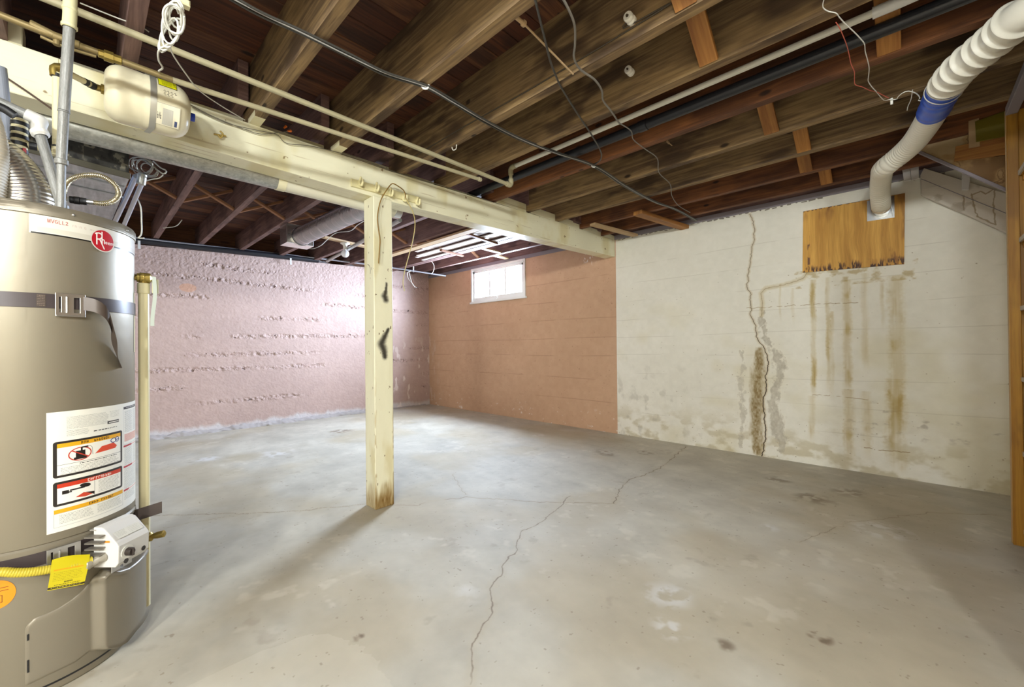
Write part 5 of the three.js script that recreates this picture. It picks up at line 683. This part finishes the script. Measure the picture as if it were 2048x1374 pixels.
// ───────────── loose boards under and between the joists ─────────────
{ const a = [3.487,2.23,-1.767], b = [4.313,2.23,-1.651]; tag(obj('nailed_board', bar([a[0], 2.228, a[2]], [b[0] - 0.03, 2.228, b[2]], 0.035, 0.09), mat.wood), 'yellowish board nailed flat under the joists against the white wall', 'board'); }
{ const a = [3.512,2.235,-2.26], b = [4.112,2.235,-2.161]; tag(obj('nailed_board', bar([a[0], 2.232, a[2]], [b[0] + 0.1, 2.232, b[2]], 0.022, 0.07), mat.tan), 'thin greyish board under the joists next to the end of the beam', 'board'); }
{ // white-painted strips stored up in one bay near the window
  const ord = ['first', 'second', 'third', 'fourth', 'fifth', 'sixth', 'seventh', 'eighth'], wm = M(0xc4b8b0, 0.6), G = 'white strips stored between the far joists';
  const spec = [[3.02, -3.15, -4.5, 0.03], [3.09, -3.2, -4.75, 0.05], [3.155, -3.05, -4.6, 0.035], [3.215, -3.05, -4.9, 0.055], [3.29, -3.1, -5.05, 0.05], [3.355, -3.0, -4.98, 0.055], [3.425, -3.0, -5.1, 0.05], [3.49, -2.95, -4.7, 0.04]];
  spec.forEach(([x, z0, z1, w], i) => tag(obj('wood_strip', boxAt(x - w / 2, x + w / 2, 2.288 + (i % 3) * 0.012, 2.299 + (i % 3) * 0.012, z1, z0, 0.0015, 'z'), wm), ord[i] + ' white painted strip between the far joists, counted from the pale plank', 'wood strip', G));
  tag(obj('cross_cleat', bar([2.95, 2.275, -3.52], [3.5, 2.275, -3.62], 0.02, 0.045), mat.red), 'brown cleat holding up the white strips, nearer the beam', 'cleat');
  tag(obj('cross_cleat', bar([3.2, 2.275, -4.35], [3.62, 2.275, -4.42], 0.02, 0.045), mat.red), 'brown cleat holding up the white strips, nearer the window', 'cleat');
  tag(obj('long_plank', boxAt(2.84, 2.93, 2.262, 2.283, -5.2, -3.2, 0.002, 'z'), mat.tan), 'pale plank nailed along a joist beside the white strips', 'plank');
  for (const [x, z, l] of [[3.79, -4.0, 'pale wooden block above the left part of the window'], [4.13, -4.2, 'pale wooden block touching the wall plate above the window middle']]) tag(obj('wood_block', bar([x - 0.2, 2.31, z], [x + 0.14, 2.3, z], 0.02, 0.07), mat.tan), l, 'wood block');
}
// ───────────── cables and wires ─────────────
const sideOf = (pts, d) => pts.map((p, i) => { const a = V(pts[Math.max(0, i - 1)]), b = V(pts[Math.min(pts.length - 1, i + 1)]), t = b.sub(a); t.y = 0; t.normalize(); return [p[0] - t.z * d, p[1] + 0.002 * Math.sin(i * 2 + d * 900), p[2] + t.x * d]; });
{
  const p = [[0.306,2.182,-1.588],[0.421,2.182,-1.596],[0.549,2.182,-1.589],[0.732,2.182,-1.581],[0.881,2.184,-1.579],[1.057,2.19,-1.544],[1.213,2.19,-1.547],[1.405,2.195,-1.568],[1.721,2.205,-1.582],[2.009,2.215,-1.556],[2.348,2.222,-1.499],[2.826,2.225,-1.53],[3.337,2.23,-1.532],[3.652,2.235,-1.492],[4.139,2.235,-1.487]];
  const t = thing('cable_bundle', 'bundle of dark cables stapled diagonally across the underside of the joists', 'cable', p[6]);
  [-0.0105, 0, 0.0105].forEach((d) => obj('cable', wire(sideOf(p, d), 0.0043, 8), mat.darkCable, t));
  obj('cable', wire(sideOf(p, 0.0055).map((q) => [q[0], q[1] - 0.005, q[2]]), 0.0028, 6), M(0x8d8a84, 0.5), t);
  for (const i of [5, 10]) obj('clip', [wire([[p[i][0] - 0.014, p[i][1] + 0.012, p[i][2] - 0.008], [p[i][0] - 0.008, p[i][1] - 0.008, p[i][2] - 0.005], [p[i][0] + 0.008, p[i][1] - 0.008, p[i][2] + 0.006], [p[i][0] + 0.014, p[i][1] + 0.012, p[i][2] + 0.01]], 0.005, 8)], mat.whitePlastic, t);
}
tag(obj('dark_cable', wire([[1.028,2.185,-0.877],[1.1,2.18,-0.917],[1.206,2.18,-0.976],[1.304,2.18,-1.031],[1.415,2.185,-1.084],[1.473,2.19,-1.11],[1.696,2.2,-1.186],[1.942,2.205,-1.26],[2.127,2.205,-1.319],[2.232,2.21,-1.366],[2.305,2.215,-1.426],[2.344,2.222,-1.492]], 0.0045, 8), mat.darkCable), 'dark cable drooping from the top edge to join the cable bundle', 'cable');
tag(obj('grey_cable', [wire([[1.08,2.18,-0.81],[1.151,2.175,-0.826],[1.219,2.175,-0.851],[1.307,2.18,-0.911],[1.361,2.18,-0.954],[1.441,2.185,-0.981],[1.554,2.19,-0.98],[1.65,2.195,-1.004],[1.722,2.2,-1.043],[1.839,2.205,-1.068],[1.976,2.21,-1.101]], 0.0045, 8), wire([[1.976,2.21,-1.101],[2.106,2.215,-1.1],[2.202,2.218,-1.138],[2.37,2.22,-1.147],[2.543,2.222,-1.151],[2.767,2.222,-1.239],[3.031,2.225,-1.274],[3.301,2.23,-1.372],[3.598,2.235,-1.435],[3.848,2.235,-1.435]], 0.003, 8)], M(0x77726a, 0.5)), 'wavy grey cable hanging down across the joists right of the dark cable', 'cable');
{
  const t = thing('thermostat_wire', 'twisted red and white thin wires drooping from the joists to the blue taped hose', 'wire', [2.6, 2.19, -0.1]), o = '';
  obj('white_wire', wire([[1.736,2.2,-0.194],[1.78,2.195,-0.205],[1.812,2.192,-0.194],[1.838,2.19,-0.175],[1.869,2.19,-0.169],[1.924,2.19,-0.157],[1.997,2.19,-0.138],[2.057,2.19,-0.124],[2.106,2.19,-0.115],[2.16,2.19,-0.116],[2.235,2.19,-0.113],[2.305,2.19,-0.112],[2.378,2.19,-0.118],[2.413,2.19,-0.121],[2.478,2.19,-0.113],[2.56,2.19,-0.097],[2.635,2.19,-0.083],[2.668,2.19,-0.073],[2.673,2.19,-0.059]], 0.0018), mat.whiteCable, t);
  obj('red_wire', wire([[1.907,2.2,-0.182],[1.943,2.195,-0.175],[1.988,2.19,-0.17],[2.069,2.19,-0.165],[2.139,2.19,-0.164],[2.218,2.19,-0.164],[2.293,2.19,-0.159],[2.363,2.19,-0.164],[2.411,2.19,-0.164],[2.451,2.19,-0.144],[2.512,2.19,-0.12],[2.549,2.19,-0.099],[2.59,2.19,-0.084],[2.652,2.19,-0.061]], 0.0016), mat.redWire, t);
  obj('twisted_end', [wire([[2.673,2.19,-0.059],[2.693,2.19,-0.034],[2.672,2.19,-0.028],[2.645,2.19,-0.011],[2.641,2.19,0.002],[2.657,2.185,0.021],[2.687,2.18,0.037],[2.715,2.17,0.045],[2.716,2.165,0.039],[2.715,2.15,0.06]], 0.0022), wire([[2.647,2.19,0.021],[2.727,2.18,0.015],[2.78,2.175,0.005],[2.812,2.17,0.002]], 0.0018), cbox(0.008, 0.03, 0.01, 0.002).translate(...[2.689,2.185,-0.051])], mat.whiteCable, t);
}
{
  const t = thing('white_cable_coil', 'tangled coil of white cable hanging from a joist above the tank', 'cable', [0.201,2.051,-1.684]);
  obj('loops', [wire([[0.212,2.049,-1.647],[0.208,2.027,-1.677],[0.197,2.014,-1.704],[0.185,2.02,-1.716],[0.176,2.035,-1.71],[0.173,2.061,-1.687],[0.179,2.084,-1.656],[0.189,2.097,-1.629],[0.201,2.094,-1.617],[0.21,2.078,-1.624],[0.216,2.061,-1.66],[0.206,2.028,-1.696],[0.193,2.012,-1.725],[0.182,2.016,-1.737],[0.177,2.042,-1.726],[0.18,2.074,-1.697],[0.19,2.101,-1.662],[0.202,2.117,-1.633],[0.212,2.108,-1.623],[0.218,2.091,-1.632],[0.215,2.077,-1.678],[0.216,2.056,-1.703],[0.211,2.041,-1.724],[0.203,2.044,-1.733],[0.195,2.058,-1.725],[0.19,2.076,-1.704],[0.19,2.091,-1.679],[0.195,2.103,-1.658],[0.202,2.104,-1.65],[0.21,2.092,-1.658]], 0.0032), wire([[0.217,2.063,-1.613],[0.22,2.051,-1.636],[0.214,2.033,-1.657],[0.2,2.034,-1.672],[0.185,2.038,-1.672],[0.174,2.046,-1.658],[0.17,2.065,-1.636],[0.177,2.075,-1.614],[0.19,2.078,-1.6],[0.205,2.075,-1.6],[0.22,2.073,-1.627],[0.222,2.053,-1.651],[0.215,2.04,-1.674],[0.202,2.036,-1.687],[0.188,2.051,-1.686],[0.18,2.066,-1.669],[0.179,2.08,-1.644],[0.186,2.091,-1.621],[0.198,2.099,-1.609],[0.211,2.086,-1.611],[0.218,2.088,-1.646],[0.224,2.079,-1.665],[0.223,2.071,-1.683],[0.215,2.065,-1.691],[0.203,2.064,-1.687],[0.192,2.07,-1.673],[0.186,2.079,-1.654],[0.187,2.087,-1.637],[0.196,2.091,-1.628],[0.207,2.091,-1.632]], 0.0032), wire([[0.205,2.03,-1.692],[0.197,2.019,-1.726],[0.185,2.012,-1.754],[0.175,2.018,-1.764],[0.173,2.035,-1.751],[0.176,2.052,-1.721],[0.186,2.065,-1.686],[0.198,2.073,-1.658],[0.206,2.062,-1.65],[0.209,2.049,-1.662],[0.208,2.039,-1.706],[0.194,2.022,-1.746],[0.18,2.015,-1.776],[0.173,2.024,-1.784],[0.174,2.041,-1.767],[0.184,2.064,-1.731],[0.196,2.076,-1.693],[0.209,2.081,-1.664],[0.216,2.074,-1.656],[0.217,2.061,-1.671]], 0.0032)], mat.whiteCable, t);
  obj('tie', cbox(0.04, 0.02, 0.03, 0.004).translate(...[0.219,2.138,-1.665]), mat.cpvc, t);
  obj('lead', [wire([[0.193,2.021,-1.722],[0.173,2.016,-1.772],[0.177,2.011,-1.825],[0.193,2.02,-1.881],[0.19,2.041,-1.955]], 0.003), wire([[0.199,2.027,-1.716],[0.203,2.03,-1.769],[0.259,2.029,-1.884],[0.311,2.033,-1.974],[0.395,2.045,-2.06],[0.499,2.048,-2.124]], 0.0024)], mat.whiteCable, t);
}
tag(obj('white_wire', wire([[-0.008,2.222,-2.04],[0.041,2.222,-2.04],[0.092,2.223,-2.04],[0.145,2.227,-2.04],[0.171,2.219,-2.04]], 0.0022), mat.whiteCable), 'thin white wire lying along the upper cream pipe at the left', 'wire');
{
  const t = thing('beam_wires', 'thin grey wires draped along the top edge of the beam with orange connectors', 'wire', [1, 2.2, -2.44]);
  obj('wire', [wire([[0.346,2.189,-2.445],[0.428,2.169,-2.445],[0.553,2.155,-2.445],[0.643,2.155,-2.445],[0.714,2.186,-2.445],[0.802,2.229,-2.445]], 0.0022), wire([[0.36,2.178,-2.445],[0.489,2.156,-2.445],[0.643,2.171,-2.445],[0.726,2.18,-2.445],[0.763,2.152,-2.445],[0.894,2.178,-2.445],[1.127,2.197,-2.445],[1.469,2.191,-2.445],[1.887,2.206,-2.445],[2.32,2.208,-2.445]], 0.002)], M(0x6d6656, 0.6), t);
  obj('wire_nut', [turned([[0.004, 0], [0.008, 0.02], [0, 0.022]], [0.774,2.217,-2.44], [0.818,2.236,-2.44], 10, true), turned([[0.004, 0], [0.007, 0.018], [0, 0.02]], [0.757,2.227,-2.44], [0.787,2.266,-2.44], 10, true)], M(0xc8641a, 0.45), t);
}
{
  const t = thing('wire_nest', 'nest of stripped silver and white wires clamped below the round duct', 'wires', [0.235,2.007,-2.989]);
  obj('wire_loops', [wire([[0.252,1.99,-2.902],[0.242,1.983,-2.938],[0.219,1.981,-2.978],[0.193,1.998,-3.005],[0.171,2.008,-3.011],[0.166,2.029,-2.991],[0.177,2.043,-2.954],[0.2,2.042,-2.915],[0.227,2.032,-2.887],[0.248,2.018,-2.881],[0.256,1.995,-2.915],[0.243,1.979,-2.955],[0.219,1.975,-2.995],[0.195,1.989,-3.02],[0.181,2.018,-3.018],[0.18,2.041,-2.994],[0.192,2.05,-2.956],[0.214,2.048,-2.918],[0.238,2.039,-2.893],[0.254,2.018,-2.892],[0.253,2.01,-2.936],[0.248,2.003,-2.966],[0.234,1.994,-2.997],[0.216,1.994,-3.015],[0.202,2.007,-3.014],[0.197,2.023,-2.994],[0.202,2.032,-2.963],[0.216,2.041,-2.933],[0.233,2.037,-2.915],[0.248,2.028,-2.916]], 0.0026), wire([[0.275,1.978,-2.922],[0.261,1.972,-2.962],[0.237,1.987,-3.002],[0.209,2.009,-3.031],[0.19,2.03,-3.035],[0.187,2.048,-3.012],[0.2,2.047,-2.974],[0.225,2.036,-2.932],[0.251,2.011,-2.906],[0.272,1.995,-2.9],[0.277,1.974,-2.938],[0.263,1.974,-2.977],[0.237,1.983,-3.019],[0.216,2.011,-3.041],[0.201,2.035,-3.041],[0.203,2.054,-3.014],[0.217,2.056,-2.973],[0.237,2.036,-2.937],[0.262,2.015,-2.912],[0.276,1.99,-2.913],[0.277,1.999,-2.954],[0.268,1.989,-2.989],[0.252,1.994,-3.022],[0.235,2.011,-3.039],[0.221,2.021,-3.038],[0.217,2.03,-3.016],[0.227,2.039,-2.98],[0.242,2.03,-2.95],[0.258,2.014,-2.933],[0.274,2.01,-2.932]], 0.0026)], M(0x9a9484, 0.35, { metalness: 0.6 }), t);
  obj('white_loops', [wire([[0.262,2.056,-2.961],[0.292,2.018,-2.93],[0.313,2.001,-2.908],[0.303,1.985,-2.918],[0.273,2.012,-2.949]], 0.0035), wire([[0.231,1.947,-2.993],[0.265,1.958,-2.958],[0.286,1.967,-2.951],[0.301,1.983,-2.935]], 0.003)], mat.whiteCable, t);
  obj('clamp', turned([[0.016, 0], [0.02, 0.002], [0.02, 0.055], [0.016, 0.058], [0, 0.058]], [0.219,1.973,-2.963], [0.211,1.909,-2.971], 14, true), mat.galv, t);
  obj('conduit', pipe([0.198,1.979,-3.042], [0.134,1.853,-3.815], 0.0125), mat.conduit, t); obj('conduit', pipe([0.219,1.933,-2.992], [0.172,1.812,-3.704], 0.011), mat.conduit, t);
  obj('lead', [wire([[0.21,1.922,-3.232],[0.228,1.863,-3.213],[0.232,1.782,-3.21],[0.23,1.695,-3.213],[0.218,1.677,-3.226],[0.242,1.677,-3.201]], 0.0035), wire([[0.156,1.99,-3.431],[0.16,1.954,-3.427],[0.173,1.941,-3.414]], 0.003)], mat.whiteCable, t);
}
tag(obj('pale_wire', [wire([[3.328,2.142,-5.255],[3.265,2.111,-5.249],[3.27,2.031,-5.244],[3.31,1.958,-5.203],[3.34,1.892,-5.172]], 0.003), wire([[3.28,2.111,-5.233],[3.32,1.928,-5.193],[3.361,1.884,-5.152]], 0.0025), wire([[3.522,2.315,-5.053],[3.562,2.212,-5.012],[3.552,2.124,-5.023],[3.532,2.095,-5.045]], 0.004)], mat.whiteCable), 'frayed white wires dangling from the conduit near the far corner', 'wire');
tag(obj('lamp_wire', wire([[1.747,2.201,-4.949],[1.787,2.16,-4.908],[1.826,2.163,-4.723],[1.84,2.203,-4.565],[1.866,2.251,-4.393],[1.947,2.257,-4.237],[1.933,2.275,-4.035],[1.909,2.273,-3.773]], 0.0035), mat.whiteCable), 'thin white wire sagging beside the board of the unlit bulb', 'wire');
tag(obj('joist_wire', wire([[0.557,2.26,-5.45],[0.649,2.28,-5.359],[0.686,2.33,-5.272]], 0.004), mat.whiteCable), 'short bent wire poking out under the first far joist', 'wire');
// ───────────── old porcelain insulators on the joists ─────────────
{
  const jx = (i) => frontJoists[i][0] - 0.048;
  const knob = (p, label) => { const t = thing('insulator', label, 'insulator', p); obj('knob', turned([[0.006, 0.006], [0.006, 0], [0.016, 0], [0.018, 0.004], [0.018, 0.014], [0.012, 0.018], [0.012, 0.024], [0.018, 0.028], [0.018, 0.04], [0, 0.042]], [p[0] - 0.041, p[1], p[2]], [p[0] + 1, p[1], p[2]], 20, true), mat.porcelain, t); obj('nail', pipe([p[0] - 0.046, p[1], p[2]], [p[0] - 0.03, p[1], p[2]], 0.004, 10), M(0x4a3c2c, 0.6), t); };
  const k1 = [1.46,2.271,-0.754]; knob([jx(5), k1[1], k1[2]], 'pale porcelain insulator on the scarred joist near the top edge');
  const k2 = [1.86,2.344,-0.955]; knob([jx(6), k2[1], k2[2]], 'porcelain insulator on the joist face above the white pipe');
  tag(obj('porcelain_tube', [turned([[0, 0], [0.008, 0], [0.008, 0.05], [0.012, 0.052], [0.012, 0.062], [0, 0.062]], [frontJoists[4][0] - 0.004, [1.12,2.218,-1.012][1], [1.12,2.218,-1.012][2]], [9, 2.2, [1.12,2.218,-1.012][2]], 14, true), wire([[frontJoists[4][0] + 0.05, [1.12,2.218,-1.012][1], [1.12,2.218,-1.012][2]], [jx(5), [1.12,2.218,-1.012][1] - 0.02, [1.12,2.218,-1.012][2] - 0.02]], 0.004)], mat.tan), 'pair of porcelain tubes and an old stiff wire between two joists', 'insulator');
  const q = [2.78,2.379,-1.148]; tag(obj('porcelain_tube', [turned([[0, 0], [0.007, 0], [0.007, 0.03], [0, 0.03]], [jx(8) - 0.06, q[1], q[2]], [9, q[1], q[2]], 12, true), wire([[jx(8) - 0.034, q[1], q[2]], [jx(8) + 0.01, q[1] - 0.01, q[2] + 0.01]], 0.004)], mat.tan), 'small porcelain tube with a wire stub on the joist right of the cables', 'insulator');
  tag(obj('old_wire', [wire([[jx(5) - 0.004, 2.24, -2.3], [jx(5) - 0.005, 2.243, -1.8], [jx(5) - 0.004, 2.238, -1.2], [jx(5) - 0.006, 2.25, -0.6], [jx(5) - 0.01, k1[1] - 0.01, k1[2] - 0.04], [jx(5) - 0.02, k1[1], k1[2]]], 0.003)], M(0x4a4034, 0.6)), 'old dark wire running along the foot of the scarred joist to the knob', 'wire');
  tag(obj('ceiling_hook', wire([[1.5,2.2,-1.922],[1.501,2.18,-1.914],[1.499,2.175,-1.883],[1.478,2.18,-1.852]], 0.003), mat.porcelain), 'small white cup hook under a joist above the pipe ends', 'hook');
}
renderer.render(scene, camera);
